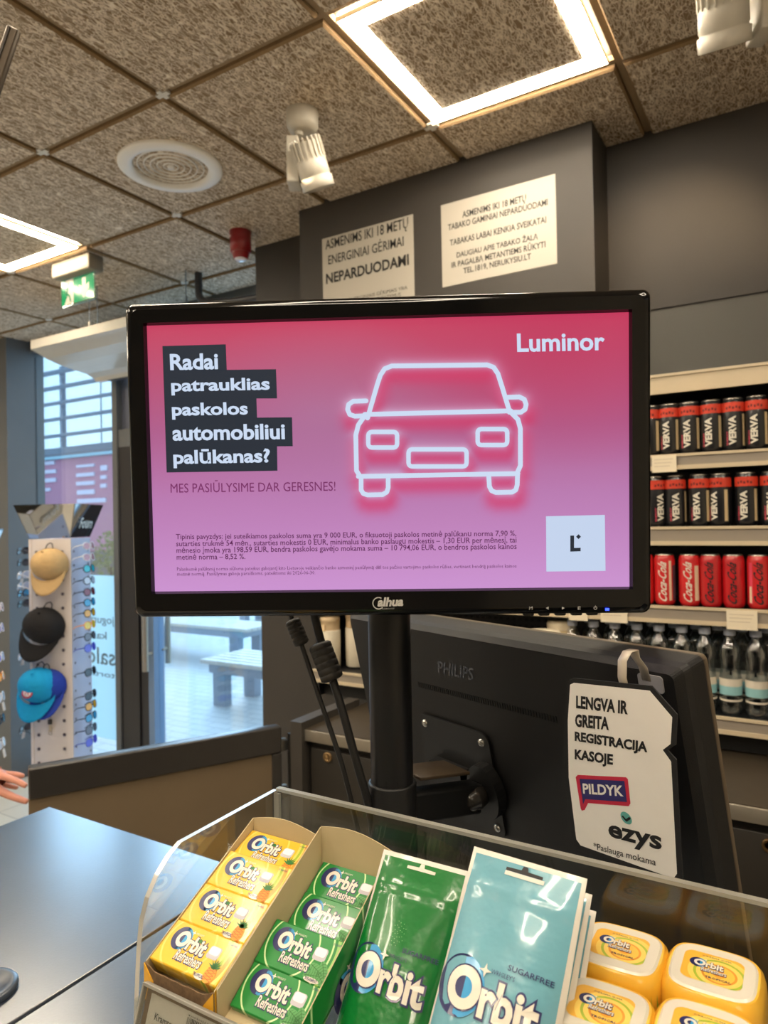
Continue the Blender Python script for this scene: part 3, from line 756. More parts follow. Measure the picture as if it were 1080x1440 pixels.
gw, gd, gt = glow('screen_white', (206, 222, 246)), glow('screen_slate', (37, 45, 57)), glow('screen_text', (92, 34, 84))
gp_, gl = glow('screen_mauve', (120, 44, 100)), glow('screen_pale', (198, 214, 240))
mb = MB(); z1, z2, z3 = .0013, .0016, .0019
def stext(s, LB, RB, LT, z=z2, mi=0, bold=0, res=3):
    a, b, c = scr(*LB), scr(*RB), scr(*LT); mb.text(s, a, b-a, c-a, z, mi, bold, res)
pl = [(229, 487), (318, 484.5), (319.5, 521), (388.5, 519.5), (390, 560), (361, 560.5), (362, 588), (411, 587), (412, 627), (390, 628), (390.5, 662), (235, 664.5)]
for q in (((229, 487), (318, 484.5), (319.5, 522), (230.2, 522)), ((230.2, 521.5), (388.5, 519.5), (390, 560.5), (231.6, 561)), ((231.6, 560.5), (361, 560), (362, 588.4), (232.5, 589)), ((232.5, 588.6), (411, 587), (412, 627.6), (233.8, 629)), ((233.8, 628.4), (390, 627.4), (390.5, 662), (235, 664.5))):
    mb.flat([(*scr(*p), z1) for p in q][::-1], 1)
for s, LB, RB, LT in (('Radai', (240.3, 521.2), (307.6, 519.8), (239.4, 498.2)), ('patrauklias', (242, 556.4), (380.3, 553.8), (241, 533.6)), ('paskolos', (243, 590.4), (349.4, 588.6), (242, 567.2)), ('automobiliui', (243.6, 620.2), (401.4, 618), (242.8, 598)), ('palūkanas?', (245, 658.6), (380.6, 656.2), (244, 632.4))):
    stext(s, LB, RB, LT, bold=.03)
stext('MES PASIŪLYSIME DAR GERESNES!', (240.8, 693), (472, 690.2), (240.4, 676.2), mi=3)
stext('Luminor', (727, 495.8), (850, 493.2), (726.4, 469.5), bold=.025)
for s, LB, RB, LT in (('Tipinis pavyzdys: jei suteikiamos paskolos suma yra 9 000 EUR, o fiksuotoji paskolos metinė palūkanų norma 7,90 %,', (248.2, 760.6), (725.6, 755.8), (248, 750.2)),
    ('sutarties trukmė 54 mėn., sutarties mokestis 0 EUR, minimalus banko paslaugų mokestis – 1,30 EUR per mėnesį, tai', (248.6, 770.6), (726, 765.2), (248.4, 759.8)),
    ('mėnesio įmoka yra 198,59 EUR, bendra paskolos gavėjo mokama suma – 10 794,06 EUR, o bendros paskolos kainos', (249, 780), (726.2, 774.4), (248.8, 769)), ('metinė norma – 8,52 %.', (249.3, 788.2), (345.6, 787.2), (249, 778.6))):
    stext(s, LB, RB, LT, mi=2, bold=.008, res=2)
stext('Palankesnė palūkanų norma siūloma pateikus galiojantį kito Lietuvoje veikiančio banko asmeninį pasiūlymą dėl tos pačios vartojimo paskolos rūšies, vertinant bendrą paskolos kainos', (249.8, 804), (726, 799.6), (249.6, 797), mi=2, res=1)
stext('metinę normą. Pasiūlymas galioja paraiškoms, pateiktoms iki 2026-06-30.', (250, 811), (443.8, 809), (249.8, 804.2), mi=2, res=1)
mb.flat([(*scr(*p), z1) for p in ((767.5, 726), (850, 724), (851, 802.5), (768, 803.5))][::-1], 4)
stext('L', (801.5, 775.5), (816, 775), (801.5, 753), mi=1, bold=.04)
d_ = [(813, 751), (816.5, 754.6), (813, 758), (809.6, 754.6)]; mb.flat([(*scr(*p), z2) for p in d_][::-1], 1)
for k_, pts in car.items(): mb.stroke([scr(*p) for p in pts], 6.6*PXL, z2, 0)
for k_, pts in closed.items(): mb.stroke([scr(*p) for p in pts], 6.2*PXL, z2, 0, True)
k0 = len(vs)
scr_o = bpy.data.objects.new('screen', me); col.objects.link(scr_o); scr_o.parent = t; me.materials.append(sm_)
lo_ = mb.build('screen_lettering', [gw, gd, gt, gp_, gl], t)
# join the lettering into the screen so that the picture is one part
import bmesh
bm = bmesh.new(); bm.from_mesh(me)
off = len(me.materials)
for mm in lo_.data.materials: me.materials.append(mm)
for p in lo_.data.polygons: p.material_index += off
bm.from_mesh(lo_.data); bm.to_mesh(me); bm.free()
bpy.data.objects.remove(lo_)

# pole with collar, arm and plate for the cashier's monitor
PX, PYp = -.4005, .668
PO = Vector((-.3435, .7528, 1.576)); Xp = Vector((.9174, -.398, .0074)); Yp = Vector((-.0891, -.1872, .9783))
PM = frame(PO, Xp, Yp)
PNv = PM.col[2].xyz
def phi(px, py, dz=0.0): q = onp(px, py, PO+PNv*dz, np.array(PNv)); return loc(PM, q)
t = thing('monitor_pole', 'black steel pole with a collar and swivel arm carrying both monitors', 'pole', (PX, PYp, CZ))
pole_m = mat('pole_black', (30, 30, 32), .35, metal=.2, spec=.5)
MB().cyl((0, 0, .30), (0, 0, .66), .0235, 36).build('pole', pole_m, t)
zc = ony(560, 1100, PYp)[2]-CZ
MB().lathe([(.0262, .004), (.0268, .01), (.0268, zc-.002), (.0258, zc), (.0238, zc)], 36).cyl((0, 0, 0), (0, 0, .31), .0235, 24).build('collar', dark_metal, t)
MB().lathe([(.06, 0), (.06, .006), (.055, .008), (.03, .010)], 36).build('base_flange', dark_metal, t)
q = loc(T((PX, PYp, CZ)), dep(534, 1112, .73)); MB(T((-.022, -.015, zc-.014))).lathe([(.0, -.004), (.004, -.003), (.004, .003), (0, .004)], 10).build('set_screw', pole_m, t)
sc_m = mat('screw_zinc', (196, 194, 188), .25, metal=.9)
W2L = T((PX, PYp, CZ)).inverted()
SP = [phi(601.5, 1015), phi(681, 1043), phi(708, 1164)]
sx0, sx1, sy1, sy0 = SP[0][0], SP[1][0], SP[0][1], SP[2][1]
pc = ((sx0+sx1)/2, (sy0+sy1)/2)
mb = MB(W2L @ PM).prism(rrect(sx0-.012, sy0-.012, sx1+.012, sy1+.012, .012), .0015, .004, 0)
mp = mb.build('mounting_plate', dark_metal, t)
for xx in (sx0, sx1):
    for yy in (sy0, sy1): MB(W2L @ PM @ T((xx, yy, .004))).lathe([(.0052, 0), (.0052, .002), (.003, .0036), (0, .0038)], 16).build('screw', sc_m, mp)
# curved cheek on the plate, horizontal arm and knob
kn = phi(668, 1122, .03)
mb = MB(W2L @ PM)
cheek = [(pc[0]-.035, .004), (pc[0]-.035, .02)]
mb.prism([(kn[0]+.026*math.cos(math.radians(a_)), kn[1]+.034*math.sin(math.radians(a_))) for a_ in range(0, 360, 15)], .004, .018, 0)
mb.prism([(pc[0]-.042, pc[1]+.012), (pc[0]+.02, pc[1]+.012), (pc[0]+.02, pc[1]-.03), (pc[0]-.042, pc[1]-.03)], .004, .02, 0)
mb.build('pivot_cheek', dark_metal, t)
pa = Vector((0, 0, zc-.03)); pb = W2L @ PM @ Vector((kn[0]-.008, kn[1]-.004, .022))
dv = (pb-pa); A = frame(pa, dv, Vector((0, 0, 1)))
mb = MB(A).box((dv.length/2, 0, 0), (dv.length, .034, .026), 0, None, .003); mb.build('arm', dark_metal, t)
A2 = frame(pa+Vector((0, .018, .03)), dv, Vector((0, 0, 1)))
MB(A2).box((dv.length*.42, .0, -.006), (dv.length*.6, .004, .05), 0, None, .001).build('arm_plate', mat('arm_brown', (70, 58, 44), .4), t)
K = W2L @ PM @ T((kn[0], kn[1], .018))
MB(K).lathe([(.010, 0), (.013, .003), (.0145, .012), (.013, .016), (.0125, .017), (.012, .022), (.008, .027), (0, .029)], 28).build('knob', mat('knob_black', (34, 31, 28), .25), t)
MB(W2L @ SM).box((.0, -.03, -.056), (.09, .09, .016), 0, None, .003).build('display_bracket', dark_metal, t)

# cashier's monitor seen from behind
t = thing('monitor', 'matt black cashier monitor turned its back to us, on the swivel arm', 'monitor', PM)
WP, HP = .54, .322
back = mat('monitor_back', (16, 15, 16), .5, bump=.25, bscale=1400)
rim = mat('monitor_rim', (112, 98, 80), .4, metal=.3)
mb = MB(); o = rrect(-WP/2, -HP, WP/2, 0, .006, 4); n = len(o)
cx, cy = 0, -HP/2
sc1 = lambda s, sy, z: [(cx+(x-cx)*s, cy+(y-cy)*sy, z) for x, y in o]
rings = [sc1(1, 1, -.036), sc1(1, 1, -.014), sc1(.992, .99, -.006), sc1(.965, .955, 0)]
vs = sum(rings, []); fs = [(i*n+k, i*n+(k+1) % n, (i+1)*n+(k+1) % n, (i+1)*n+k) for i in range(3) for k in range(n)]
mb.add(vs, fs, 0, False).add(rings[-1], [tuple(range(n))], 0)
def ptext(s, LB, RB, LT, z, mi, mb=mb, bold=0): 
    a, b, c = phi(*LB)[:2], phi(*RB)[:2], phi(*LT)[:2]; mb.text(s, a, b-a, c-a, z, mi, bold)
a, b, c = phi(616.5, 946)[:2], phi(666, 957)[:2], phi(617, 929)[:2]
mb.text('PHILIPS', a, b-a, c-a, .0008, 1, .02)
mb.build('rear_shell', [back, mat('embossed_print', (74, 77, 86), .25)], t)
a, b = phi(588, 962)[:2], phi(784, 1012)[:2]
mb = MB(); k_ = (b-a)/60
for i in range(60): mb.box((a[0]+k_[0]*(i+.5), a[1]+k_[1]*(i+.5), .0006), (abs(k_[0])*.6, .007, .001))
mb.build('vent_slot', mat('vent_black', (6, 6, 6), .6), t)
mb = MB(); mb.prism(o, -.040, -.034, 0); mb.build('front_rim', rim, t)
MB().span((-WP/2+.01, -HP+.01, -.0412), (WP/2-.01, -.01, -.0402)).build('screen', gloss_black, t)
# sign hanging off its top edge
SZ = .030
def wb(px, py, z=SZ): return loc(PM, onp(px, py, PO+PNv*z, np.array(PNv)))[:2]
t = thing('hanging_sign', 'white notched sign with black edge clipped on the top of the cashier monitor', 'sign', PM)
z2q = lambda x, y: (720+x/3, 840+y/3)
outl = [z2q(*p) for p in ((262, 341), (590, 375), (697, 495), (691, 622), (655, 645), (692, 684), (720, 1185), (700, 1215), (275, 1062), (255, 1020), (224, 760), (222, 520), (240, 350))]
mb = MB().prism([wb(*p) for p in outl], SZ-.0012, SZ, 0)
inn_ = [z2q(*p) for p in ((262, 360), (582, 393), (677, 505), (670, 618), (637, 643), (672, 692), (697, 1165), (682, 1186), (290, 1046), (272, 1020), (240, 760), (236, 520), (246, 368))]
mb.flat([(*wb(*p), SZ+.0003) for p in inn_][::-1], 1)
def wt(s, LB, RB, LT, mi=0, bold=0, z=SZ+.0006):
    a, b, c = wb(*z2q(*LB)), wb(*z2q(*RB)), wb(*z2q(*LT)); mb.text(s, a, b-a, c-a, z, mi, bold)
for s, LB, RB, LT in (('LENGVA IR', (272, 467), (490, 494), (272, 413)), ('GREITA', (268, 545), (410, 560), (268, 491)), ('REGISTRACIJA', (266, 616), (572, 666), (266, 564)), ('KASOJE', (266, 694), (427, 719), (266, 639))): wt(s, LB, RB, LT, 0, .04)
fl = lambda pts, mi, z: mb.flat([(*wb(*z2q(*p)), z) for p in pts][::-1], mi)
fl(((270, 757), (279, 748), (482, 758), (490, 766), (501, 868), (494, 880), (322, 867), (308, 896), (296, 899), (291, 890)), 2, SZ+.0005)
fl(((287, 764), (476, 773), (487, 862), (311, 850), (302, 872)), 3, SZ+.0008)
wt('PILDYK', (303, 826), (474, 838), (300, 783), 1, .03, SZ+.0011)
cq = wb(*z2q(483, 930)); mb.disc(cq, .0060, SZ+.0005, 4)
mb.stroke([wb(*z2q(*p)) for p in ((470, 924), (484, 940), (498, 930))], .0022, SZ+.0008, 0)
wt('ezys', (408, 1030), (632, 1090), (408, 955), 0, .03)
wt('*Paslauga mokama', (345, 1068), (608, 1140), (345, 1032), 0, .005)
mb.build('card', [ink, white_card, mat('badge_red', (206, 44, 74), .5), mat('badge_blue', (48, 44, 110), .5), mat('badge_teal', (104, 182, 176), .5)], t)
cpx = wb(*z2q(468, 365)); 
pts = [Vector((cpx[0], cpx[1]-.012, SZ-.002)), Vector((cpx[0], cpx[1]+.006, SZ)), Vector((cpx[0]+.002, .012, SZ*.95)), Vector((cpx[0]+.003, .018, SZ*.7)), Vector((cpx[0]+.004, .017, SZ*.4)), Vector((cpx[0]+.004, .010, .012)), Vector((cpx[0]+.004, -.002, .004)), Vector((cpx[0]+.004, -.016, .0015))]
mb = MB()
vs = []
for p in pts: vs += [(p.x-.0045, p.y, p.z), (p.x+.0045, p.y, p.z)]
mb.add(vs, [(2*i, 2*i+1, 2*i+3, 2*i+2) for i in range(len(pts)-1)], 0, True)
st = mb.build('clear_strap', mat('strap_clear', (190, 180, 164), .2, spec=.6), t)
s_ = st.modifiers.new('thick', 'SOLIDIFY'); s_.thickness = .0006
MB().prism(rrect(cpx[0]-.005, -.026, cpx[0]+.020, -.010, .003), .0006, .002).build('adhesive_pad', mat('pad_grey', (150, 150, 156), .5), t)

# two cables hanging behind the display
rub = mat('cable_rubber', (22, 21, 21), .5)
def cable(label, pts, r, fa, fb, fr, tail):
    t = thing('cable', label, 'cable', T(Vector(dep(*pts[0]))))
    iv = T(Vector(dep(*pts[0]))).inverted()
    P = [iv @ Vector(dep(*p)) for p in pts]
    # smooth
    for _ in range(2):
        Q = [P[0]]
        for a, b in zip(P[:-1], P[1:]): Q += [a*.75+b*.25, a*.25+b*.75]
        P = Q+[P[-1]]
    MB().tube(P, r, 10).build('wire', rub, t)
    a, b = iv @ Vector(dep(*fa)), iv @ Vector(dep(*fb)); d = b-a
    Q = Vector((0, 0, 1)).rotation_difference(d.normalized()).to_matrix().to_4x4(); Q.translation = a; L = d.length
    pr = [(r*1.1, -.001), (fr*.8, 0), (fr, .002)]
    for k in range(5):
        z = L*(k+1)/6; pr += [(fr, z-.0008), (fr*.975, z-.0005), (fr*.975, z+.0005), (fr, z+.0008)]
    pr += [(fr, L-.002), (fr*.8, L), (r*1.1, L+.001)]
    MB(Q).lathe(pr, 20).build('ferrite_core', mat('ferrite', (36, 33, 30), .55), t)
    return t
cable('thin black cable with a small ferrite core hanging under the left of the monitor', [(401, 835, .80), (407, 862, .79), (418, 890, .785), (428, 918, .78), (445, 970, .77), (468, 1035, .765), (484, 1085, .76), (496, 1135, .76), (508, 1190, .77), (520, 1240, .80), (535, 1262, .83)], .0028, (411, 872, .787), (425, 906, .782), .0088, 0)
cable('thick black cable with a big ferrite core hanging beside the pole', [(436, 835, .79), (441, 862, .785), (452, 905, .78), (466, 950, .775), (482, 1000, .765), (500, 1068, .76), (520, 1135, .76), (526, 1180, .77), (522, 1225, .80), (512, 1250, .83)], .0046, (449, 905, .78), (468, 956, .772), .0128, 0)
# ================================================================ clear gum display with its stock
CX0, CX1, CYB = -.465, .16, .55
acr = clear('acrylic_sheet', (.95, .965, .955), .03, .03, .38)
acr_edge = mat('acrylic_edge', (190, 188, 178), .3, spec=.6, trans=.55)
t = thing('gum_display', 'clear acrylic countertop display holding gum packs, bags and tubs', 'display case', (0, 0, 0))
side = [(CYB, CZ), (CYB, 1.440), (.423, 1.438), (.411, 1.432), (.398, 1.421), (.388, 1.407), (.382, 1.391), (.379, 1.37), (.376, 1.33), (.374, 1.28), (.372, CZ)]
def panel_x(x0, x1, name):
    M = frame((x0, 0, 0), (0, 1, 0), (0, 0, 1))
    p = MB(M); n = len(side)
    vs = [(y, z, 0) for y, z in side]+[(y, z, x1-x0) for y, z in side]
    p.add(vs, [tuple(range(n)), tuple(range(2*n-1, n-1, -1))], 0)
    p.add(vs, [(i, n+i, n+(i+1) % n, (i+1) % n) for i in range(n)], 1)
    return p.build(name, [acr, acr_edge], t)
panel_x(CX0-.005, CX0, 'side_panel'); panel_x(CX1, CX1+.005, 'side_panel')
mb = MB().span((CX0, CYB, CZ), (CX1, CYB+.005, 1.4385), 0); mb.m = [0]*6
mb.span((CX0-.002, CYB-.0005, 1.4385), (CX1, CYB+.0055, 1.4415), 1)
mb.build('back_panel', [acr, acr_edge], t)
MB().span((CX0+.0005, CYB-.003, CZ), (CX0+.0035, CYB+.001, 1.437)).build('corner_joint', acr_edge, t)
MB().span((CX0, .372, CZ), (CX1, .377, 1.335), 0).build('front_panel', [acr], t)
# sloping and stepped floors
fl = lambda x0, x1, y0, z0, y1, z1, nm: MB().add([(x0, y0, z0), (x1, y0, z0), (x1, y1, z1), (x0, y1, z1), (x0, y0, z0-.003), (x1, y0, z0-.003), (x1, y1, z1-.003), (x0, y1, z1-.003)], [(0, 1, 2, 3), (7, 6, 5, 4), (0, 4, 5, 1), (2, 6, 7, 3), (0, 3, 7, 4), (1, 5, 6, 2)]).build(nm, acr, t)
fl(CX0, -.205, .377, 1.333, CYB, 1.408, 'sloping_shelf')
fl(-.19, CX1, .479, 1.332, CYB, 1.332, 'upper_step'); fl(-.19, CX1, .377, 1.328, .478, 1.328, 'lower_step')

navy, obl, owh = mat('print_navy', (32, 38, 92), .35, coat=.4), mat('print_blue', (44, 150, 206), .35, coat=.4), mat('print_white', (222, 216, 202), .4, coat=.3)
def rings(name, stops, c=(0, 0), freq=1, rough=.35, coat=.45, zs=.3):
    """printed bands around a point of the pack"""
    m = bpy.data.materials.new(name); m.use_nodes = True; nt = m.node_tree; N = nt.nodes; b = N['Principled BSDF']
    tc = N.new('ShaderNodeTexCoord'); mp = N.new('ShaderNodeMapping'); mp.inputs['Location'].default_value = (-c[0], -c[1], 0); mp.inputs['Scale'].default_value = (1, 1, zs)
    ln = N.new('ShaderNodeVectorMath'); ln.operation = 'LENGTH'; mu = N.new('ShaderNodeMath'); mu.operation = 'MULTIPLY'; mu.inputs[1].default_value = freq
    r = N.new('ShaderNodeValToRGB'); r.color_ramp.interpolation = 'CONSTANT'; e = r.color_ramp.elements
    e[0].position = stops[0][0]; e[0].color = (*lin(stops[0][1]), 1); e[1].position = stops[1][0]; e[1].color = (*lin(stops[1][1]), 1)
    for p, c_ in stops[2:]:
        q = e.new(p); q.color = (*lin(c_), 1)
    nt.links.new(tc.outputs['Object'], mp.inputs[0]); nt.links.new(mp.outputs[0], ln.inputs[0]); nt.links.new(ln.outputs['Value'], mu.inputs[0]); nt.links.new(mu.outputs[0], r.inputs[0]); nt.links.new(r.outputs[0], b.inputs['Base Color'])
    b.inputs['Roughness'].default_value = rough; b.inputs['Coat Weight'].default_value = coat; b.inputs['Coat Roughness'].default_value = .1
    return m
Y1_, Y2_, Y3_ = (228, 182, 40), (234, 204, 98), (222, 152, 48)
G1_, G2_, G3_ = (22, 130, 52), (150, 200, 108), (60, 160, 70)
yel = rings('pack_yellow', [(0, Y1_), (.40, Y2_), (.43, Y1_), (.62, Y2_), (.66, (160, 184, 50)), (.70, Y2_), (.73, Y3_), (.79, Y2_), (.84, Y1_)], (-.010, .003), 18)
grn = rings('pack_green', [(0, G1_), (.40, (200, 228, 170)), (.425, G1_), (.62, (190, 222, 160)), (.645, G1_), (.69, G2_), (.74, G3_), (.79, G2_), (.83, G1_)], (-.010, .003), 18)
gum_m, gum_s = mat('print_gum', (232, 230, 232), .5), mat('print_gum_shade', (184, 182, 190), .5)
pine, pine_d, leafp = mat('print_pineapple', (236, 150, 40), .4), mat('print_pineapple_line', (190, 104, 28), .4), mat('print_leaf', (40, 110, 40), .4)
mint = mat('print_mint', (86, 158, 88), .4)
def logo(mb, c, s, z, warp=None, refresh=True, mi=(1, 2, 3), ang=0, dz=.00012):
    """O with its two-tone disc, then rbit; s = radius of the white O"""
    n_, b_, w_ = mi; cx, cy = c
    D = (cx-.18*s, cy+.02*s)
    mb.disc(D, 1.42*s, z, n_, 75, 285, 24, warp=warp); mb.disc(D, 1.42*s, z, b_, -75, 75, 20, warp=warp)
    mb.flat([(D[0]+1.42*s*math.cos(math.radians(a)), D[1]+1.42*s*math.sin(math.radians(a)), z) for a in (-75, 75)]+[(D[0], D[1]+1.3*s, z), (D[0], D[1]-1.3*s, z)], b_, warp)
    O = (cx+.12*s, cy-.02*s)
    mb.disc(O, 1.06*s, z+dz, n_, n=24, warp=warp)
    mb.band(O, .50*s, .98*s, z+2*dz, w_, n=28, warp=warp)
    mb.disc(O, .5*s, z+2*dz, n_, 90, 270, 12, warp=warp); mb.disc(O, .5*s, z+2*dz, b_, -90, 90, 12, warp=warp)
    S = (cx+1.05*s, cy+1.02*s)
    st = [(S[0]+(.34 if k % 2 == 0 else .11)*s*math.sin(k*PI/4), S[1]+(.34 if k % 2 == 0 else .11)*s*math.cos(k*PI/4), z+3*dz) for k in range(8)]
    mb.flat(st[::-1], w_, warp)
    x0 = O[0]+1.0*s; W = 2.95*s
    mb.text('rbit', (x0-.10*s, O[1]-1.02*s-.12*s), (W+.2*s, -.12*s), (0, 2.05*s), z+dz, n_, .075, 3, warp)
    mb.text('rbit', (x0, O[1]-1.02*s), (W, -.12*s), (0, 1.82*s), z+2.4*dz, w_, .035, 3, warp)
    mb.tbox("WRIGLEY'S", cx+1.35*s, cy+.98*s, cx+2.6*s, cy+1.2*s, z+dz, 3 if refresh else n_, 0, 1, warp)
    if refresh:
        a, b2 = (cx+.55*s, cy-2.35*s), (4.1*s, -.05*s)
        mb.text('Refreshers', (a[0]-.08*s, a[1]-.12*s), (b2[0]+.16*s, b2[1]), (0, 1.42*s), z+dz, n_, .07, 2, warp)
        mb.text('Refreshers', a, b2, (0, 1.18*s), z+2.4*dz, w_, .02, 2, warp)
def gum_pack(kind):
    """card pack 73 x 34 x 15 mm, printed face up (local z)"""
    W, H_, D = .0715, .0345, .015
    mb = MB().box((0, 0, -D/2), (W, H_, D), 0, None, .0012)
    z = .0002
    logo(mb, (-.0185, .0045), .0066, z)
    # gum pillow
    gx_, gy_ = (.0165, .0035)
    mb.flat([(x, y, z) for x, y in rrect(gx_-.0058, gy_-.0048, gx_+.0058, gy_+.0048, .0022, 3)], 5); mb.flat([(x, y, z+.0001) for x, y in rrect(gx_-.0050, gy_-.0018, gx_+.0046, gy_+.0044, .002, 3)], 4)
    if kind == 'yellow':
        px_, py_ = .0245, -.0095
        mb.disc((px_, py_-.002), .0052, z+.0002, 6, ry=.0062)
        for k in range(-2, 3): mb.stroke([(px_-.004, py_-.002+k*.0022), (px_+.004, py_+k*.0022)], .0005, z+.0003, 7).stroke([(px_-.004, py_+k*.0022), (px_+.004, py_-.002+k*.0022)], .0005, z+.0003, 7)
        for a in (-70, -42, -18, 4, 26, 50, 74):
            c_, s_ = math.sin(math.radians(a)), math.cos(math.radians(a))
            mb.flat([(px_-.0012*s_, py_+.003+.0012*c_, z+.0004), (px_+.0012*s_, py_+.003-.0012*c_, z+.0004), (px_+.0075*c_, py_+.003+.0075*s_, z+.0004)], 8)
        mb.disc((.008, -.0115), .0050, z+.0001, 9, ry=.004)
        mb.disc((.008+.009, -.0152), .005, z+.0001, 3, ry=.0022)
        mb.tbox('TROPICAL', .0105, -.0160, .0215, -.0135, z+.0004, 1, .02, 1)
        mb.flat([(-.006, .0065, z), (-.002, .0092, z), (.0025, .0075, z), (.004, .0035, z), (-.001, .0062, z)][::-1], 8)
    else:
        for (lx, ly, a) in ((.019, -.007, -20), (.025, -.006, -55), (.017, -.012, 10), (.026, -.012, -35)):
            R = lambda u_, v_: (lx+u_*math.cos(math.radians(a))-v_*math.sin(math.radians(a)), ly+u_*math.sin(math.radians(a))+v_*math.cos(math.radians(a)))
            mb.flat([(*R(.0068*math.cos(k*PI/8), .0034*math.sin(k*PI/8)), z+.0001) for k in range(16)], 9)
            for k in range(-2, 3): mb.stroke([R(k*.0022, 0), R(k*.0022+.001, .0025)], .0004, z+.0003, 8).stroke([R(k*.0022, 0), R(k*.0022+.001, -.0025)], .0004, z+.0003, 8)
            mb.stroke([R(-.006, 0), R(.006, 0)], .0005, z+.0003, 8)
        mb.disc((.019, -.0150), .007, z+.0003, 3, ry=.0018)
        mb.tbox('SPEARMINT', .0135, -.0160, .0245, -.0138, z+.0005, 1, .02, 1)
    mb.tbox('SUGARFREE', .0235, .0125, .0325, .0142, z+.0003, 1, .01, 1)
    return mb
pmats = lambda base: [base, navy, obl, owh, gum_m, gum_s, pine, pine_d, leafp, (mint if base is grn else mat('print_citrus', (250, 200, 70), .4))]
ymesh = gum_pack('yellow').build('gum_pack', pmats(yel)); gmesh = gum_pack('green').build('gum_pack', pmats(grn))
def place_pack(src, first, x, y, z, tilt, label, group):
    """(x, y, z) is the middle of the lower front edge of the printed face"""
    o = src if first else src.copy()
    if not first: col.objects.link(o)
    o.matrix_world = T((x, y, z)) @ RX(tilt) @ T((0, .01725, 0))
    return tag(o, label, 'gum pack', group)
xc = -.4165
yp = [(.3765, 1.3690, 27), (.4075, 1.3842, 28), (.4380, 1.4000, 27), (.4660, 1.4100, 22)]
yl = ['yellow tropical gum pack at the torn front of the left tray, nearest the counter edge', 'yellow tropical gum pack, second from the front in the left tray', 'yellow tropical gum pack, third from the front in the left tray', 'yellow tropical gum pack deepest in the left tray, against its tan back wall']
for i, ((y, z, a), l) in enumerate(zip(yp, yl)): place_pack(ymesh, i == 0, xc, y, z, a, l, 'yellow gum packs in the left tray')
xg = -.3410
gpp = [(.3860, 1.3520, 32), (.4130, 1.3700, 33), (.4500, 1.3760, 30), (.4770, 1.3905, 30)]
gl_ = ['green spearmint gum pack at the front of its tray, nearest the price rail', 'green spearmint gum pack raised with a bright top edge, second from the front', 'green spearmint gum pack sunk behind the raised one, third from the front', 'green spearmint gum pack deepest in the right tray, against its tan back wall']
for i, ((y, z, a), l) in enumerate(zip(gpp, gl_)): place_pack(gmesh, i == 0, xg, y, z, a, l, 'green gum packs in their tray')
card_in = mat('tray_card_inside', (192, 174, 136), .7, var=.03, scale=40); torn = mat('torn_card', (116, 92, 66), .9, var=.25, scale=300)
tray_g = rings('tray_green', [(0, G1_), (.3, (190, 222, 160)), (.32, G1_), (.5, G2_), (.58, G1_), (.66, (190, 222, 160)), (.675, G1_), (.8, G2_), (.9, G1_)], (.075, .05), 9)
def tray(label, x0, x1, pl_, pr_, yb_, zb_, outm, front):
    """card tray: pl_ / pr_ are the (y, z) lines of the side tops; yb_, zb_ the back wall"""
    t = thing('card_tray', label, 'tray', (x0, pl_[0][0], pl_[0][1]), 'card trays of gum packs')
    iv = T((x0, pl_[0][0], pl_[0][1])).inverted(); th = .0008
    def wall(xa, xb, line, nm, inner_lo):
        (ya, za), (yb, zb) = line
        bz = lambda y: 1.342+(y-.377)*.434
        pr = [(ya, max(bz(ya)-.002, za-.045)), (ya, za), (yb, zb), (yb, bz(yb))]
        vs = [iv @ Vector((xa, y, z)) for y, z in pr]+[iv @ Vector((xb, y, z)) for y, z in pr]
        m = MB(); inner = 0 if inner_lo else 1
        m.add(vs, [(0, 1, 2, 3)], 0 if inner_lo else 1); m.add(vs, [(7, 6, 5, 4)], 1 if inner_lo else 0); m.add(vs, [(0, 4, 5, 1), (1, 5, 6, 2), (2, 6, 7, 3), (3, 7, 4, 0)], 1)
        return m.build(nm, [outm, card_in], t)
    wall(x0, x0+th, pl_, 'side_wall', True); wall(x1-th, x1, pr_, 'side_wall', False)
    zl, zr = pl_[1][1], pr_[1][1]
    top = [(x0+(x1-x0)*k/10, zl+(zr-zl)*k/10+.006*math.sin(PI*k/10)) for k in range(11)]
    bzz = 1.342+(yb_-.377)*.434
    M = frame((0, yb_, 0), (1, 0, 0), (0, 0, 1))
    MB(iv @ M).prism([(x0, bzz), (x1, bzz)]+top[::-1], -.0008, 0, 0).build('back_wall', card_in, t)
    bz = lambda y: 1.342+(y-.377)*.434
    ya = pl_[0][0]
    vs = [(x0, ya, bz(ya)), (x1, ya, bz(ya)), (x1, yb_, bz(yb_)), (x0, yb_, bz(yb_))]
    vs = vs+[(a, b, c-.001) for a, b, c in vs]
    MB(iv).add(vs, [(0, 1, 2, 3), (7, 6, 5, 4), (0, 4, 5, 1), (2, 6, 7, 3), (1, 5, 6, 2), (3, 7, 4, 0)]).build('bottom', card_in, t)
    # torn front: ragged card, deeper at the corners
    rnd = random.Random(len(label)); n = 26; pts = []
    for k in range(n+1):
        u_ = k/n; e_ = abs(2*u_-1)
        pts.append((x0+(x1-x0)*u_, front[1]-(.0045 if e_ < .7 else .0045*(1-e_)/.3)+rnd.uniform(-.0004, .0004)))
    M = frame((0, front[0], 0), (1, 0, 0), (0, 0, 1))
    MB(iv @ M).prism([(x0, front[1]-.03), (x1, front[1]-.03)]+pts[::-1], 0, .001, 0).build('torn_front', torn, t)
    for xa, xb in ((x0, x0+.010), (x1-.010, x1)):
        MB(iv @ M).prism([(xa, front[1]-.028), (xb, front[1]-.028), (xb if xa == x0 else x1, front[1]-(.012 if xa == x0 else 0)), (xa, front[1]-(0 if xa == x0 else .012))], .001, .0018, 0).build('corner_flap', outm, t)
    return t
yel_tray = mat('tray_yellow', (238, 176, 44), .4, coat=.3)
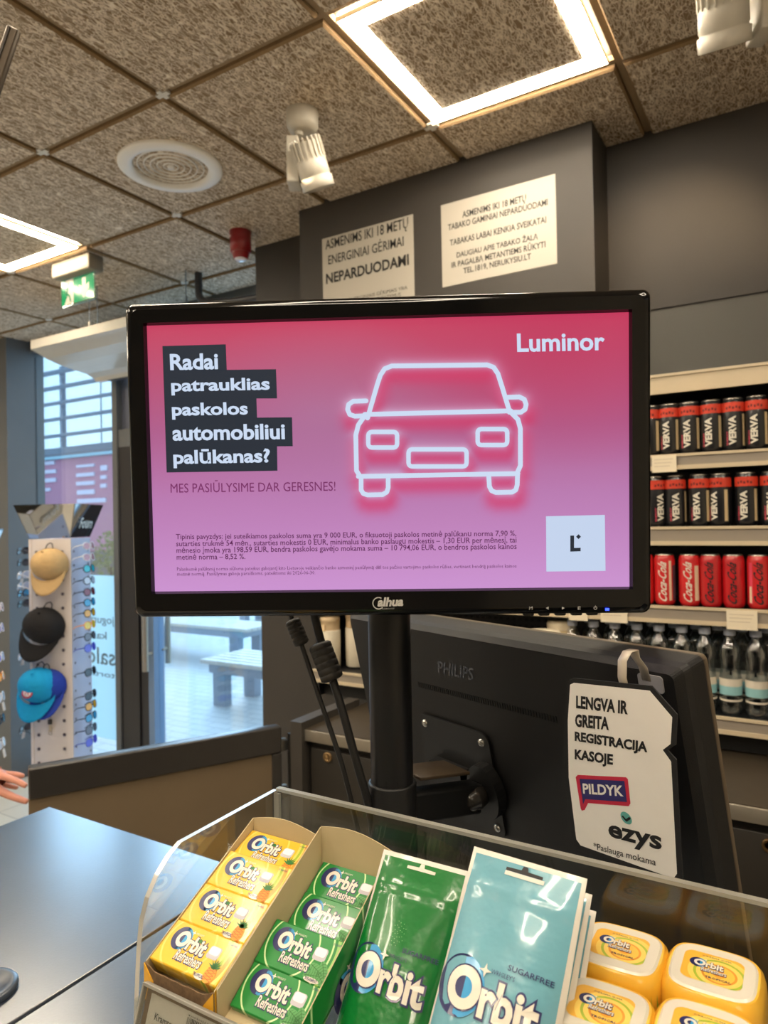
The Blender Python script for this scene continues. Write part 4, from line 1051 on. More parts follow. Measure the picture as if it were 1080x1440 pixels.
tray('tan and yellow card tray of tropical gum, leftmost in the display', -.4535, -.3795, ((.3745, 1.3675), (.500, 1.4325)), ((.3745, 1.3675), (.500, 1.4325)), .500, 1.43, yel_tray, (.3742, 1.3670))
t = tray('tan card tray with green sides holding spearmint gum', -.3785, -.3035, ((.3755, 1.3685), (.505, 1.438)), ((.381, 1.367), (.500, 1.432)), .506, 1.44, tray_g, (.3748, 1.348))
# printed logo on the outer green side of that tray, reading down the wall
S = frame(Vector((-.3032, .440, 1.372)), Vector((0, .80, .60)), Vector((0, -.60, .80)))
mb = MB(T((-.3785, .3755, 1.3685)).inverted() @ S); logo(mb, (-.012, -.006), .0105, .0001, None, False)
mb.build('side_print', pmats(grn), t)

# ---- gum bags
def bag(name, W, H_, base, bulge, seed):
    nx, ny = 28, 40; rnd = random.Random(seed)
    ph = [(rnd.uniform(20, 90), rnd.uniform(-60, 60), rnd.uniform(0, 6), rnd.uniform(.3, 1)) for _ in range(9)]
    def hgt(x, y):
        u_ = min(1, abs(2*x/W)); v_ = y/H_                      # v: 0 bottom .. 1 top
        if v_ > .985 or u_ >= .999: return 0
        prof = (1-u_**2.6)**.75
        g_ = max(0, min(1, (1-v_)/.55))**.8
        z = bulge*prof*g_
        wr = sum(a*math.sin(kx*x*1.6+ky*y*1.6+p) for kx, ky, p, a in ph)*.00035
        env = prof*math.exp(-((v_-.72)/.16)**2)
        z += wr*env*1.6
        # zip lines
        for zl in (.845, .825): z += .0012*math.exp(-((v_-zl)/.006)**2)*min(1, prof*1.5)
        return z
    wv = lambda x, y, z=0: (x, y, hgt(x, y)+z)
    mb = MB(); vs = []; fs = []
    for j in range(ny+1):
        for i in range(nx+1):
            x = -W/2+W*i/nx; y = H_*j/ny
            vs.append(wv(x, y))
    k = len(vs); vs += [(p[0], p[1], -max(0, p[2])*.55-.0006) for p in vs]
    id_ = lambda i, j: j*(nx+1)+i
    for j in range(ny):
        for i in range(nx):
            edge = i == 0 or i == nx-1 or j == ny-1
            mb_f = (id_(i, j), id_(i+1, j), id_(i+1, j+1), id_(i, j+1))
            fs.append((mb_f, 4 if edge else 0))
    mb.add(vs, [f for f, m in fs if m == 0], 0, True); mb.add(vs, [f for f, m in fs if m == 4], 4, True)
    mb.add(vs, [tuple(k+q for q in f[::-1]) for f, m in fs], 4, True)
    ed = [id_(0, j) for j in range(ny+1)]+[id_(i, ny) for i in range(1, nx+1)]+[id_(nx, j) for j in range(ny-1, -1, -1)]+[id_(i, 0) for i in range(nx-1, 0, -1)]
    mb.add(vs, [(a, k+a, k+b, b) for a, b in zip(ed, ed[1:]+ed[:1])], 4)
    s = W*.150
    logo(mb, (-W*.24, H_*.43), s, .0006, wv, False, dz=.00022)
    mb.tbox('SUGARFREE', W*.08, H_*.545, W*.42, H_*.567, .0008, 1, .01, 2, wv)
    if name == 'green':
        for k_ in range(30):
            a = k_*2.4; r = .0010*math.sqrt(k_)*1.1
            mb.disc((-W*.02+r*math.cos(a), H_*.62+r*math.sin(a)*1.5), .0003, .0008, 5, n=6, warp=wv)
        for k_ in range(60):
            a = k_*2.4; r = .0024*math.sqrt(k_)
            mb.disc((W*.12+r*math.cos(a), H_*.10+r*math.sin(a)*.7), .0005, .0008, 5, n=6, warp=wv)
    # hang hole: slit with a round notch
    hz = H_*.935
    slit = [(-W*.16, hz), (W*.16, hz), (W*.16, hz+.0022), (W*.03, hz+.0026), (W*.02, hz+.0055), (-W*.02, hz+.0055), (-W*.03, hz+.0026), (-W*.16, hz+.0022)]
    mb.flat([wv(x, y, .0006) for x, y in slit], 3 if name == 'green' else 6)
    if name != 'green': mb.flat([wv(x, y, .0007) for x, y in ((-W*.16, hz-.003), (W*.18, hz-.003), (W*.18, hz-.0002), (-W*.16, hz-.0002))], 4)
    return mb
pg = mat('bag_green', (8, 112, 44), .26, coat=.7, bump=.6, bscale=45)
pb_ = mat('bag_blue', (104, 162, 178), .26, coat=.7, bump=.6, bscale=45)
bag_w = mat('bag_border', (216, 212, 202), .4, coat=.3)
bm_ = lambda base: [base, navy, obl, owh, bag_w, mat('bag_dots', (120, 196, 120), .4), ink]
def put_bag(o, tl, tr, lean, H_, roll=0):
    """tl/tr: world positions of the top corners; the bag leans back by lean degrees"""
    X = Vector(tr)-Vector(tl); d = Vector((0, math.sin(math.radians(lean)), math.cos(math.radians(lean))))
    M = frame((Vector(tl)+Vector(tr))/2, X, d)
    o.matrix_world = M @ T((0, -H_, 0))
HB = .142
tl, tr = ony(540, 1194, .487), ony(661, 1226, .487)
WG = np.linalg.norm(tr-tl)
g1 = bag('green', WG, HB, pg, .016, 5).build('gum_bag', bm_(pg)); put_bag(g1, tl, tr, 36, HB)
tag(g1, 'green foil bag of gum with a white border, standing beside the green tray', 'gum bag')
tl, tr = ony(667, 1190, .470), ony(826, 1236, .470)
WB_ = np.linalg.norm(tr-tl)
b1_ = bag('blue', WB_, HB+.006, pb_, .018, 11).build('gum_bag', bm_(pb_)); put_bag(b1_, tl, tr, 38, HB+.006)
tag(b1_, 'pale blue shiny gum bag in front of two others, right of the green bag', 'gum bag', 'pale blue gum bags')
for i, (dx, dz, lab) in enumerate(((6, 22, 'pale blue gum bag in the middle, showing only a white corner behind the front bag'), (13, 46, 'pale blue gum bag at the back, showing a white corner above the first tub'))):
    o = b1_.copy(); col.objects.link(o)
    q1, q2 = ony(672+dx, 1190+dz, .485+.012*i), ony(826+dx, 1236+dz, .485+.012*i)
    put_bag(o, q1, q2, 40, HB+.006); tag(o, lab, 'gum bag', 'pale blue gum bags')

# ---- gum tubs
tub_y = rings('tub_yellow', [(0, (230, 182, 54)), (.44, (232, 192, 76)), (.50, (226, 172, 48)), (.60, (232, 194, 78)), (.62, (224, 166, 50)), (.7, (230, 182, 54))], (0, 0), 14)
tub_lid = mat('tub_lid', (212, 206, 190), .4, coat=.3)
lab_y = rings('tub_label', [(0, (236, 160, 50)), (.10, (238, 190, 74)), (.24, (226, 150, 52)), (.28, (240, 204, 100)), (.36, (166, 186, 60)), (.41, (240, 204, 96)), (.5, (232, 176, 60))], (.004, -.004), 26, zs=0)
def sq(rx, ry, e, n=44):
    return [(rx*math.copysign(abs(math.cos(2*PI*k/n))**e, math.cos(2*PI*k/n)), ry*math.copysign(abs(math.sin(2*PI*k/n))**e, math.sin(2*PI*k/n))) for k in range(n)]
def make_tub():
    t = thing('gum_tub', '', 'gum tub', None, 'yellow gum tubs in the display')
    rx, ry = .0315, .0315; m = MB(); n = 44
    prof = [(.86, 0), (.93, .002), (.97, .02), (1.0, .05), (1.0, .060), (.985, .066), (.95, .0705), (.88, .0735)]
    vs = []
    for s, z in prof: vs += [(x, y, z) for x, y in sq(rx*s, ry*s, .52, n)]
    fs = [(i*n+k, i*n+(k+1) % n, (i+1)*n+(k+1) % n, (i+1)*n+k) for i in range(len(prof)-1) for k in range(n)]
    m.add(vs, fs, 0, True).add(vs[:n], [tuple(reversed(range(n)))], 0).add(vs[-n:], [tuple(range(n))], 0)
    # green leaves printed round the front
    for c_, s_ in ((-.024, 1), (.004, 1.2)):
        y0 = -ry*.99
        for a in range(3):
            pts = [(c_+(.004+.003*a+.0)*math.cos(math.radians(q)), .044+(.012-.002*a)*math.sin(math.radians(q))) for q in range(200, 341, 20)]
    FM = frame((0, -ry-.0006, 0), (1, 0, 0), (0, 0, 1))
    def wf(x, z_, off=0):
        yy = -ry*(max(0, 1-abs(x/rx)**(2/.52)))**(.52/2)*(.965+.035*min(1, z_/.05))
        return (x, yy-.0004-off, z_)
    def ribbon(pts, w, mi):
        L_ = []; 
        for i, (x, z_) in enumerate(pts): L_ += [wf(x, z_-w), wf(x, z_+w)]
        m.add(L_, [(2*i, 2*i+2, 2*i+3, 2*i+1) for i in range(len(pts)-1)], mi)
    ribbon([(-.027+.0022*k, .050-.010*math.sin(k*PI/8)) for k in range(9)], .0028, 1)
    ribbon([(-.022+.0022*k, .052-.006*math.sin(k*PI/6)) for k in range(7)], .0012, 2)
    ribbon([(.000+.0025*k, .046-.006*math.sin(k*PI/8)) for k in range(8)], .0018, 1)
    for k in range(2): ribbon([(.0255+.003*k+.0006*j, .060-.008*j) for j in range(7)], .0042, 1)
    m.add([wf(.004+ (x*.020), .030+y*.0030) for x, y in glyphs('SUGARFREE', .01, 1)[0]], glyphs('SUGARFREE', .01, 1)[1], 3)
    m.build('tub', [tub_y, mat('print_lime', (120, 160, 44), .4, coat=.3), mat('print_lime_pale', (214, 216, 110), .4), navy], t)
    m = MB(); z = .0737
    o = sq(rx*.85, ry*.85, .5, n); i_ = sq(rx*.79, ry*.79, .5, n)
    vs = [(x, y, z-.0005) for x, y in o]+[(x, y, z+.0009) for x, y in i_]
    m.add(vs, [(k, (k+1) % n, n+(k+1) % n, n+k) for k in range(n)], 0, True).add(vs[n:], [tuple(range(n))], 0)
    zz = z+.0011
    m.flat([(x-.0005, y, zz) for x, y in rrect(-.0185, -.0165, .0185, .0165, .006, 5)], 4)
    mm = lambda c_, s_: logo(m, c_, s_, zz+.0002)
    mm((-.0090, .0035), .0037)
    m.tbox('TROPICAL', -.004, -.0115, .0115, -.0093, zz+.0003, 1, .02, 1)
    m.tbox('SUKRAMA GUMA', -.008, .0120, .010, .0135, zz+.0003, 1, .0, 1)
    m.build('lid', [tub_lid, navy, obl, owh, lab_y], t)
    return t
zt1 = 1.332+.0745; zt2 = 1.328+.0745
spots = [(onz(872, 1331, zt1), zt1, 'yellow gum tub beside the blue bags, left one of the back row'), (onz(1003, 1364, zt1), zt1, 'yellow gum tub at the right edge, right one of the back row'),
         (onz(846, 1417, zt2), zt2, 'yellow gum tub in front of the back row, touching the blue bag'), (onz(992, 1452, zt2), zt2, 'yellow gum tub cut by the bottom edge, right one of the front row')]
for i, (p, zt, lab) in enumerate(spots):
    o = make_tub() if i == 0 else copy_tree(tub0)
    if i == 0: tub0 = o
    o.location = (p[0], p[1], zt-.0745); o['label'] = lab
# ---- price rail along the front of the case
RM = frame(Vector((CX0+.022, .364, 1.3585)), (1, 0, 0), (0, .34, 1))
t = thing('price_rail', 'clear plastic price rail along the front of the gum display', 'price rail', RM)
MB().span((0, -.06, -.0012), (.55, 0, 0)).build('front_sheet', clear('rail_sheet', (.93, .93, .9), .04, .1, .6), t)
MB().span((0, -.001, -.004), (.55, .0015, .0005), 0, .0004).span((-.0015, -.06, -.004), (0, .001, .0005)).build('lip', acr_edge, t)
MB().span((0, -.06, -.0062), (.55, -.001, -.005)).build('back_sheet', mat('rail_back', (140, 116, 86), .6), t)
mb = MB(RM).span((.006, -.058, -.0045), (.095, -.005, -.0038), 0)
z = -.0036
mb.tbox('Kramtoma guma Orbit', .014, -.0215, .070, -.0155, z, 1, .01, 2); mb.tbox('sk. bendr. 18 g', .026, -.030, .064, -.0245, z, 1, .01, 2)
rnd = random.Random(2); x = .046
while x < .0695:
    w_ = rnd.choice((.0004, .0007, .001)); mb.flat([(x, -.0135, z), (x+w_, -.0135, z), (x+w_, -.0085, z), (x, -.0085, z)], 1); x += w_+rnd.choice((.0005, .0008))
mb.tbox('4009900553', .046, -.0080, .066, -.0066, z, 1, 0, 1)
tag(mb.build('price_label', [paper, ink]), 'white price label with a barcode in the clear rail below the yellow tray', 'price label')
# ================================================================ drinks shelf
SHY = 1.96
t = thing('drinks_shelf', 'dark shelving with cream shelf edges holding cans and water bottles', 'shelf', (-1.49, SHY, 0))
sh_in = mat('shelf_inside', (22, 22, 26), .5)
lip_m = mat('shelf_lip', (204, 188, 160), .4, var=.03, scale=5); lip_g = mat('shelf_lip_grey', (150, 140, 128), .4)
LVL = [(1.155, 1.198), (1.427, 1.472), (1.631, 1.680), (1.829, 1.870), (2.030, 2.082)]
SW = 2.1
for k, (z0, z1) in enumerate(LVL):
    m = MB().span((0, .004, z0+.008), (SW, .31, z1-.004), 0)
    m.span((0, -.004, z1-.007), (SW, .006, z1), 1).span((0, -.004, z0), (SW, .006, z0+.011), 1).span((0, .000, z0+.01), (SW, .004, z1-.006), 2)
    m.build('shelf_board', [sh_in, lip_m, lip_g if k < 4 else lip_m], t)
m = MB().span((0, .30, 1.102), (SW, .315, 2.05), 0); m.build('back_panel', sh_in, t)
m = MB()
for i in range(34):
    for j in range(9):
        m.box((.10+i*.022, .2985, 1.215+j*.022), (.010, .003, .010), 0)
m.build('peg_holes', mat('peg_hole', (4, 4, 5), .7), t)
MB().span((0, .02, 1.102), (.012, .30, 2.04)).build('upright', sh_in, t); MB().span((SW-.012, .02, 1.102), (SW, .30, 2.04)).build('upright', sh_in, t)
MB().span((0, .05, 1.101), (SW, .29, 1.16)).build('base_box', mat('shelf_base', (14, 14, 15), .6), t)

def cyl_print(R, off=.0006):
    def w(x, z_, o=0): 
        a = x/R; return ((R+off+o)*math.sin(a), -(R+off+o)*math.cos(a), z_)
    return w
def wrap_text(mb, s, x0, z0, x1, z1, R, mi, bold=0, vertical=True, shear=0, off=.0006, res=2):
    """lettering wrapped on a can; vertical text reads upwards. Cut into strips so that it follows the curve"""
    v, f, _ = glyphs(s, bold, res)
    b = bmesh.new(); bv = [b.verts.new((p[0], p[1]+shear*0, 0)) for p in v]
    for q in f:
        try: b.faces.new([bv[i] for i in q])
        except ValueError: pass
    for c in np.linspace(0, 1, 7)[1:-1]:
        g_ = list(b.verts)+list(b.edges)+list(b.faces)
        co, no = ((0, c, 0), (0, 1, 0)) if vertical else ((c, 0, 0), (1, 0, 0))
        bmesh.ops.bisect_plane(b, geom=g_, plane_co=co, plane_no=no)
    b.verts.index_update(); w = cyl_print(R, off); vs = []
    for q in b.verts:
        u_, t_ = q.co.x, q.co.y
        if vertical: x, z = x1-(x1-x0)*t_+0*shear, z0+(z1-z0)*u_
        else: x, z = x0+(x1-x0)*u_, z0+(z1-z0)*t_
        if vertical: z += shear*(t_-.5)*(z1-z0)
        vs.append(w(x, z))
    mb.add(vs, [tuple(l.index for l in q.verts)[::1] for q in b.faces], mi); b.free()
def patch(mb, x0, z0, x1, z1, R, mi, off=.0003, n=8):
    w = cyl_print(R, off); vs = []
    for k in range(n+1):
        x = x0+(x1-x0)*k/n; vs += [w(x, z0), w(x, z1)]
    mb.add(vs, [(2*k, 2*k+2, 2*k+3, 2*k+1) for k in range(n)], mi)
alu = mat('can_alu', (190, 184, 176), .25, metal=.9)
def can(kind, H_=.135, R=.0265):
    t = thing('drink_can', '', 'drink can')
    base = {'energy': mat('can_black', (24, 24, 28), .3, coat=.4)}.get(kind, mat('can_red', (206, 34, 38), .3, coat=.4))
    if kind == 'maroon': base = mat('can_dark_red', (192, 26, 34), .3, coat=.4)
    m = MB().lathe([(R*.80, 0), (R*.9, .004), (R, .011), (R, H_-.017), (R*.93, H_-.009), (R*.86, H_-.004)], 28, 0)
    white = 1; 
    if kind == 'energy':
        patch(m, -PI*R*.98, H_-.036, PI*R*.98, H_-.0125, R, 2, n=26)
        wrap_text(m, 'VERVA', -.012, .014, .005, .088, R, 1, .045, True, .0)
        wrap_text(m, 'ENERGY', -.018, .014, -.0135, .05, R, 3, .03, True)
        patch(m, .022, .012, .031, .092, R, 4)
        for k in range(5): patch(m, -.018+.0075*k, H_-.030+.002*(k % 2), -.0135+.0075*k, H_-.024+.002*(k % 2), R, 5, .0005, 2)
        mats = [base, owh, mat('can_red_band', (214, 66, 44), .35, coat=.3), mat('can_pink', (200, 70, 90), .4), mat('can_beige', (206, 182, 140), .5), mat('can_band_dark', (110, 26, 24), .4)]
    else:
        mi = 1
        wrap_text(m, 'Coca-Cola', -.013, .012, .009, H_-.018, R, mi, .02, True, .12)
        if kind == 'striped': patch(m, .015, .012, .022, H_-.018, R, 2); patch(m, .026, .012, .040, H_-.03, R, 3)
        if kind == 'white': patch(m, .016, .014, .028, H_-.03, R, 2)
        if kind == 'pinkside': patch(m, -.026, .012, -.016, H_-.02, R, 3); patch(m, -.0245, .014, -.018, .055, R, 2, .0005)
        col1 = ink if kind in ('maroon', 'pinkside') else owh
        mats = [base, col1, mat('can_cream', (226, 206, 176), .4), mat('can_pale_pink', (226, 70, 96), .4) if kind == 'pinkside' else mat('can_grey', (92, 70, 84), .4)]
    m.build('can_body', mats, t)
    MB().lathe([(R*.86, H_-.004), (R*.87, H_), (R*.82, H_), (R*.80, H_-.003), (0, H_-.003)], 28).build('can_top', alu, t)
    return t
protos = {}
def put_can(kind, px, py, z, rot, label, group, yy=1.996):
    if kind not in protos: o = protos[kind] = can(kind)
    else: o = copy_tree(protos[kind])
    p = ony(px, py, yy)
    o.location = (p[0], yy, z+.0005); o.rotation_euler = (0, 0, math.radians(rot)); o['label'] = label; o['group'] = group
orda = ['black energy can half hidden by the monitor edge on the upper row', 'black energy can second from the monitor edge on the upper row', 'black energy can third from the monitor edge on the upper row', 'black energy can fourth from the monitor edge on the upper row', 'black energy can fifth from the monitor edge on the upper row', 'black energy can at the right edge of the photo on the upper row']
for px, l, ro in zip((916, 942, 970, 1001, 1032, 1065), orda, (-10, -4, 0, -3, 6, -4)): put_can('energy', px, 620, LVL[3][1], ro, l, 'black energy cans on the upper shelf')
ordb = ['black energy can turned brown side out, beside the monitor on the second row of cans', 'black energy can second from the monitor on the second row of cans', 'black energy can with a cream side panel, third on the second row', 'black energy can set far back, fourth on the second row', 'black energy can fifth from the monitor on the second row of cans', 'black energy can cut by the right edge on the second row of cans']
for px, l, ro in zip((923, 950, 984, 1013, 1050, 1086), ordb, (40, 16, -4, -22, -4, 0)): put_can('energy', px, 700, LVL[2][1], ro, l, 'black energy cans on the middle shelf')
ordc = [('red', 'red cola can mostly hidden by the corner of the monitor'), ('striped', 'red cola can with a cream and dark side, beside the monitor corner'), ('white', 'red cola can with white script and a cream panel, middle of the row'), ('maroon', 'deep red cola can with dark script, left of the two alike'), ('maroon', 'deep red cola can with dark script, right of the two alike'), ('pinkside', 'red cola can with a pink side and dark script at the right edge')]
for px, (k, l) in zip((906, 935, 970, 1000, 1032, 1067), ordc): put_can(k, px, 820, LVL[1][1], 0 if k != 'pinkside' else 6, l, 'red cola cans in one row')
# water bottles
pet = clear('pet_water', (.86, .90, .92), .05, .12, .75)
def bottle():
    t = thing('water_bottle', '', 'bottle')
    R = .0264
    MB().lathe([(R*.75, 0), (R*.95, .004), (R, .014), (R*.99, .05), (R, .055), (R, .092), (R*.90, .108), (R*.86, .120), (R*.93, .135), (R*1.0, .150), (R*.97, .163), (R*.80, .178), (R*.55, .189), (R*.42, .195), (R*.42, .203)], 26, 0).build('bottle_body', pet, t)
    MB().lathe([(R*1.012, .052), (R*1.012, .074)], 26, 0, None, True, False).lathe([(R*1.013, .074), (R*1.013, .093)], 26, 1, None, True, False).lathe([(R*1.014, .036), (R*1.014, .041)], 26, 1, None, True, False).build('label_band', [mat('band_teal', (142, 190, 196), .4), mat('band_white', (214, 206, 190), .4)], t)
    MB().lathe([(.0135, .201), (.0142, .203), (.0142, .216), (.012, .219), (0, .219)], 20).build('cap', mat('cap_pale', (186, 194, 214), .4), t)
    return t
bot0 = None
bxs = [806, 836, 866, 897, 928, 960, 992, 1027, 1064]
ords = ['leftmost', 'second', 'third', 'fourth', 'fifth', 'sixth', 'seventh', 'eighth', 'rightmost']
for row, yy in ((0, 1.998), (1, 2.075)):
    for i, px in enumerate(bxs):
        if bot0 is None: o = bot0 = bottle()
        else: o = copy_tree(bot0)
        p = ony(px+(0 if row == 0 else 14), 940, 1.998)
        o.location = (p[0]+(0 if row == 0 else .0), yy, LVL[0][1]+.0005); o.rotation_euler = (0, 0, i*.7)
        o['label'] = f'{ords[i]} clear water bottle in the '+('front row on the low shelf' if row == 0 else 'row behind, only its cap showing')
        o['group'] = 'water bottles in the front row' if row == 0 else 'water bottles in the back row'
# shelf labels
for xa, xb, ya, yb, lv, lab in ((917, 951, 642, 664, 3, 'cream price tag on the shelf edge under the upper row of energy cans'), (1022, 1065, 863, 886, 1, 'white price tag under the red cola cans, nearest the right edge'), (845, 882, 861, 877, 1, 'white price tag on the cola shelf edge, right under the monitor'), (800, 826, 861, 874, 1, 'white price tag on the cola shelf edge beside the white jug')):
    a, b = ony(xa, yb, SHY-.008), ony(xb, ya, SHY-.008); z0, z1 = LVL[lv]
    m = MB().span((a[0], SHY-.008, z0-.006), (b[0], SHY-.0045, z1-.003), 0)
    for k in range(3): m.span((a[0]+.006, SHY-.0084, z1-.014-k*.009), (b[0]-.008-k*.004, SHY-.008, z1-.0125-k*.009), 1)
    tag(m.build('price_tag', [mat('tag_cream', (232, 220, 196), .6), mat('tag_print', (196, 182, 160), .6)]), lab, 'price tag', 'price tags on the shelf edges')
# white jug and cups standing at the left part of the shelf
p = ony(766, 905, 1.88)
t = thing('jug', 'white jug with a square handle standing behind the cashier monitor', 'jug', (p[0], 1.86, BZ+.001))
cer = mat('jug_white', (214, 200, 172), .35, coat=.2)
MB().lathe([(.040, 0), (.046, .004), (.047, .08), (.046, .25), (.0455, .262), (.0465, .265), (.0465, .272), (.044, .272), (.043, .02), (0, .02)], 32).build('jug_body', cer, t)
MB().lathe([(.0475, .268), (.050, .274), (.050, .296), (.046, .302), (0, .302)], 32).build('lid', mat('jug_lid', (226, 216, 192), .35), t)
e = Vector(_r0); MB().tube([e*.042+Vector((0, 0, .25)), e*.070+Vector((0, 0, .252)), e*.081+Vector((0, 0, .243)), e*.083+Vector((0, 0, .22)), e*.083+Vector((0, 0, .12)), e*.078+Vector((0, 0, .095)), e*.042+Vector((0, 0, .09))], .0075, 10).build('handle', cer, t)
p = ony(790, 905, 2.02)
t = thing('jug', 'cream jug half hidden behind the white jug and its handle', 'jug', (p[0], 2.02, LVL[0][1]+.001))
MB().lathe([(.034, 0), (.040, .004), (.040, .185), (.036, .19), (0, .19)], 24).build('jug_body', mat('jug_cream', (186, 164, 124), .4), t)
MB().lathe([(.041, .186), (.042, .2), (.038, .21), (0, .21)], 24).build('lid', cer, t)
cupw = mat('cup_paper', (236, 226, 204), .55, var=.02); cupl = mat('cup_lid', (226, 200, 160), .5)
for i, (px, lab) in enumerate(((465, 'pale canister with a tan lid at the left end of the low shelf'), (490, 'pale canister with a tan lid nearest the cashier monitor'))):
    p = ony(px, 940, 2.02)
    if i == 0:
        o = cup0 = thing('canister', lab, 'canister', (p[0], 2.02, LVL[0][1]+.001), 'pale canisters on the low shelf')
        MB().lathe([(.033, 0), (.036, .003), (.037, .125), (.035, .13), (0, .13)], 28).build('canister_body', cupw, o)
        MB().lathe([(.0345, .13), (.0345, .16), (.036, .161), (.036, .170), (.033, .175), (0, .175)], 28).build('lid', cupl, o)
        MB().span((-.006, -.040, .13), (.006, -.034, .15)).build('clasp', cupl, o)
    else:
        o = copy_tree(cup0); o.location = (p[0], 2.07, LVL[0][1]+.001); o['label'] = lab
        o.scale = (1, 1, 1.06)
# ================================================================ notices on the column (A3)
def notice(x0, x1, z0, z1, lines, label, serif=False):
    m = MB(frame(((x0+x1)/2, 2.299, (z0+z1)/2), (1, 0, 0), (0, 0, 1)))
    w, h = (x1-x0)/2, (z1-z0)/2
    m.box((0, 0, -.002), (2*w, 2*h, .004), 0, None, .001)
    for s, a, b, c, d, bd in lines: m.tbox(s, -w+2*w*a, h-2*h*d, -w+2*w*b, h-2*h*c, .0005, 1, bd)
    o = m.build('wall_notice', [mat('notice_white', (182, 176, 164), .5), mat('notice_print', (34, 33, 32), .6)])
    return tag(o, label, 'sign', 'white A3 notices on the column')
notice(-1.662, -1.241, 2.548, 2.856, [('ASMENIMS IKI 18 METŲ', .04, .95, .02, .19, .01), ('ENERGINIAI GĖRIMAI', .07, .90, .20, .36, .01), ('NEPARDUODAMI', .04, .95, .47, .61, .03), ('PREKYBA ENERGINIAIS GĖRIMAIS YRA', .08, .93, .84, .90, 0), ('DRAUSTA – IR MAISTO ĮSTATYMUS', .12, .86, .92, .985, 0)], 'white notice with big NEPARDUODAMI on the dark column, lower left of the two')
notice(-1.125, -.698, 2.557, 2.859, [('ASMENIMS IKI 18 METŲ', .20, .76, .14, .245 , .018), ('TABAKO GAMINIAI NEPARDUODAMI', .065, .935, .255, .33 , .018), ('TABAKAS LABAI KENKIA SVEIKATAI', .08, .92, .445, .52 , .018), ('DAUGIAU APIE TABAKO ŽALĄ', .14, .85, .60, .70 , .018), ('IR PAGALBĄ METANTIEMS RŪKYTI', .09, .91, .70, .81 , .018), ('TEL.1819, NERUKYSIU.LT', .20, .79, .82, .90, .018)], 'white tobacco notice on the dark column, upper right of the two')
# ================================================================ sunglasses stands
def view_axes(px, t_):
    o = dep(px, 900, t_); d = Vector((o[0], o[1], 0)).normalized(); return Vector((d.y, -d.x, 0)), -d   # right, towards viewer
st_white = mat('stand_white', (214, 206, 204), .5, var=.02, scale=4); st_side = mat('stand_side', (206, 208, 228), .5)
hole = mat('stand_hole', (104, 98, 112), .7); mirror_m = mat('header_mirror', (200, 200, 200), .05, metal=1)
def stand(label, base, e1, e2, ang=27.7, w=.226, top=1.66, bot=.50):
    a = math.radians(ang); n1 = (e2*math.cos(a)-e1*math.sin(a)); x1 = (e1*math.cos(a)+e2*math.sin(a))      # front face normal and its right direction
    M = frame(base, x1, -n1)                      # x right along the front, y into the stand, z up
    t = thing('sunglasses_stand', label, 'display stand', M)
    MB().span((-w/2, 0, 0), (w/2, w, .03)).span((-w/2-.05, -.05, -.0), (w/2+.05, w+.05, .02)).build('base', mat('stand_base', (70, 90, 116), .3), t)
    m = MB().span((-w/2, .0, .03), (w/2, w, top), 1); m.m[2] = 0
    m.span((-w/2-.002, -.004, .03), (-w/2+.012, .004, top), 0).span((w/2-.012, -.004, .03), (w/2+.002, .004, top), 0)
    m.build('column', [st_white, st_side], t)
    m = MB()
    for k in range(16):
        z = top-.07-k*.075
        for x in (-w*.32, w*.30): m.lathe([(.009, 0), (0, 0)], 12, 0, T((x, -.0045, z)) @ RX(90))
        for y in (.03, w-.03): m.lathe([(.007, 0), (0, 0)], 10, 0, T((w/2+.0022, y, z)) @ RY(90))
    m.build('peg_holes', hole, t)
    hz = .185
    for k in range(4):
        R = T((0, w/2, 0)) @ RZ(90*k) @ T((0, -w/2, 0))
        p = [(-w/2, 0, top+.005), (w/2, 0, top+.005), (w/2+.055, -.055, top+hz), (-w/2-.055, -.055, top+hz)]
        q = [(x, y+.006, z) for x, y, z in p]
        MB(R).add(p+q, [(0, 1, 2, 3), (7, 6, 5, 4), (0, 4, 5, 1), (1, 5, 6, 2), (2, 6, 7, 3), (3, 7, 4, 0)]).build('mirror_panel', mirror_m, t)
    v = w/2+.055
    m = MB(frame((w/2+.03, w/2, top+hz*.45), (0, 1, 0), (.28, 0, 1)))
    m.tbox('Foum', -.07, -.03, .075, .03, .004, 0, .02); m.build('header_lettering', mat('header_print', (226, 222, 214), .4), t)
    return t, M
ST = 3.75
e1, e2 = view_axes(75, ST)
c = dep(72, 900, ST); base = Vector((c[0], c[1], 0))
ztop = dep(72, 758, ST)[2]
stand1, SM1 = stand('white pegboard sunglasses stand with mirror header by the window', base, e1, e2, top=ztop)
w = .226
lensc = {'pink': (196, 140, 152), 'cyan': (40, 190, 206), 'clear': (206, 214, 230), 'red': (140, 40, 56), 'blue': (60, 160, 210), 'orange': (240, 170, 40), 'yellow': (244, 210, 60), 'dark': (40, 40, 50), 'violet': (90, 90, 214), 'grey': (110, 110, 124)}
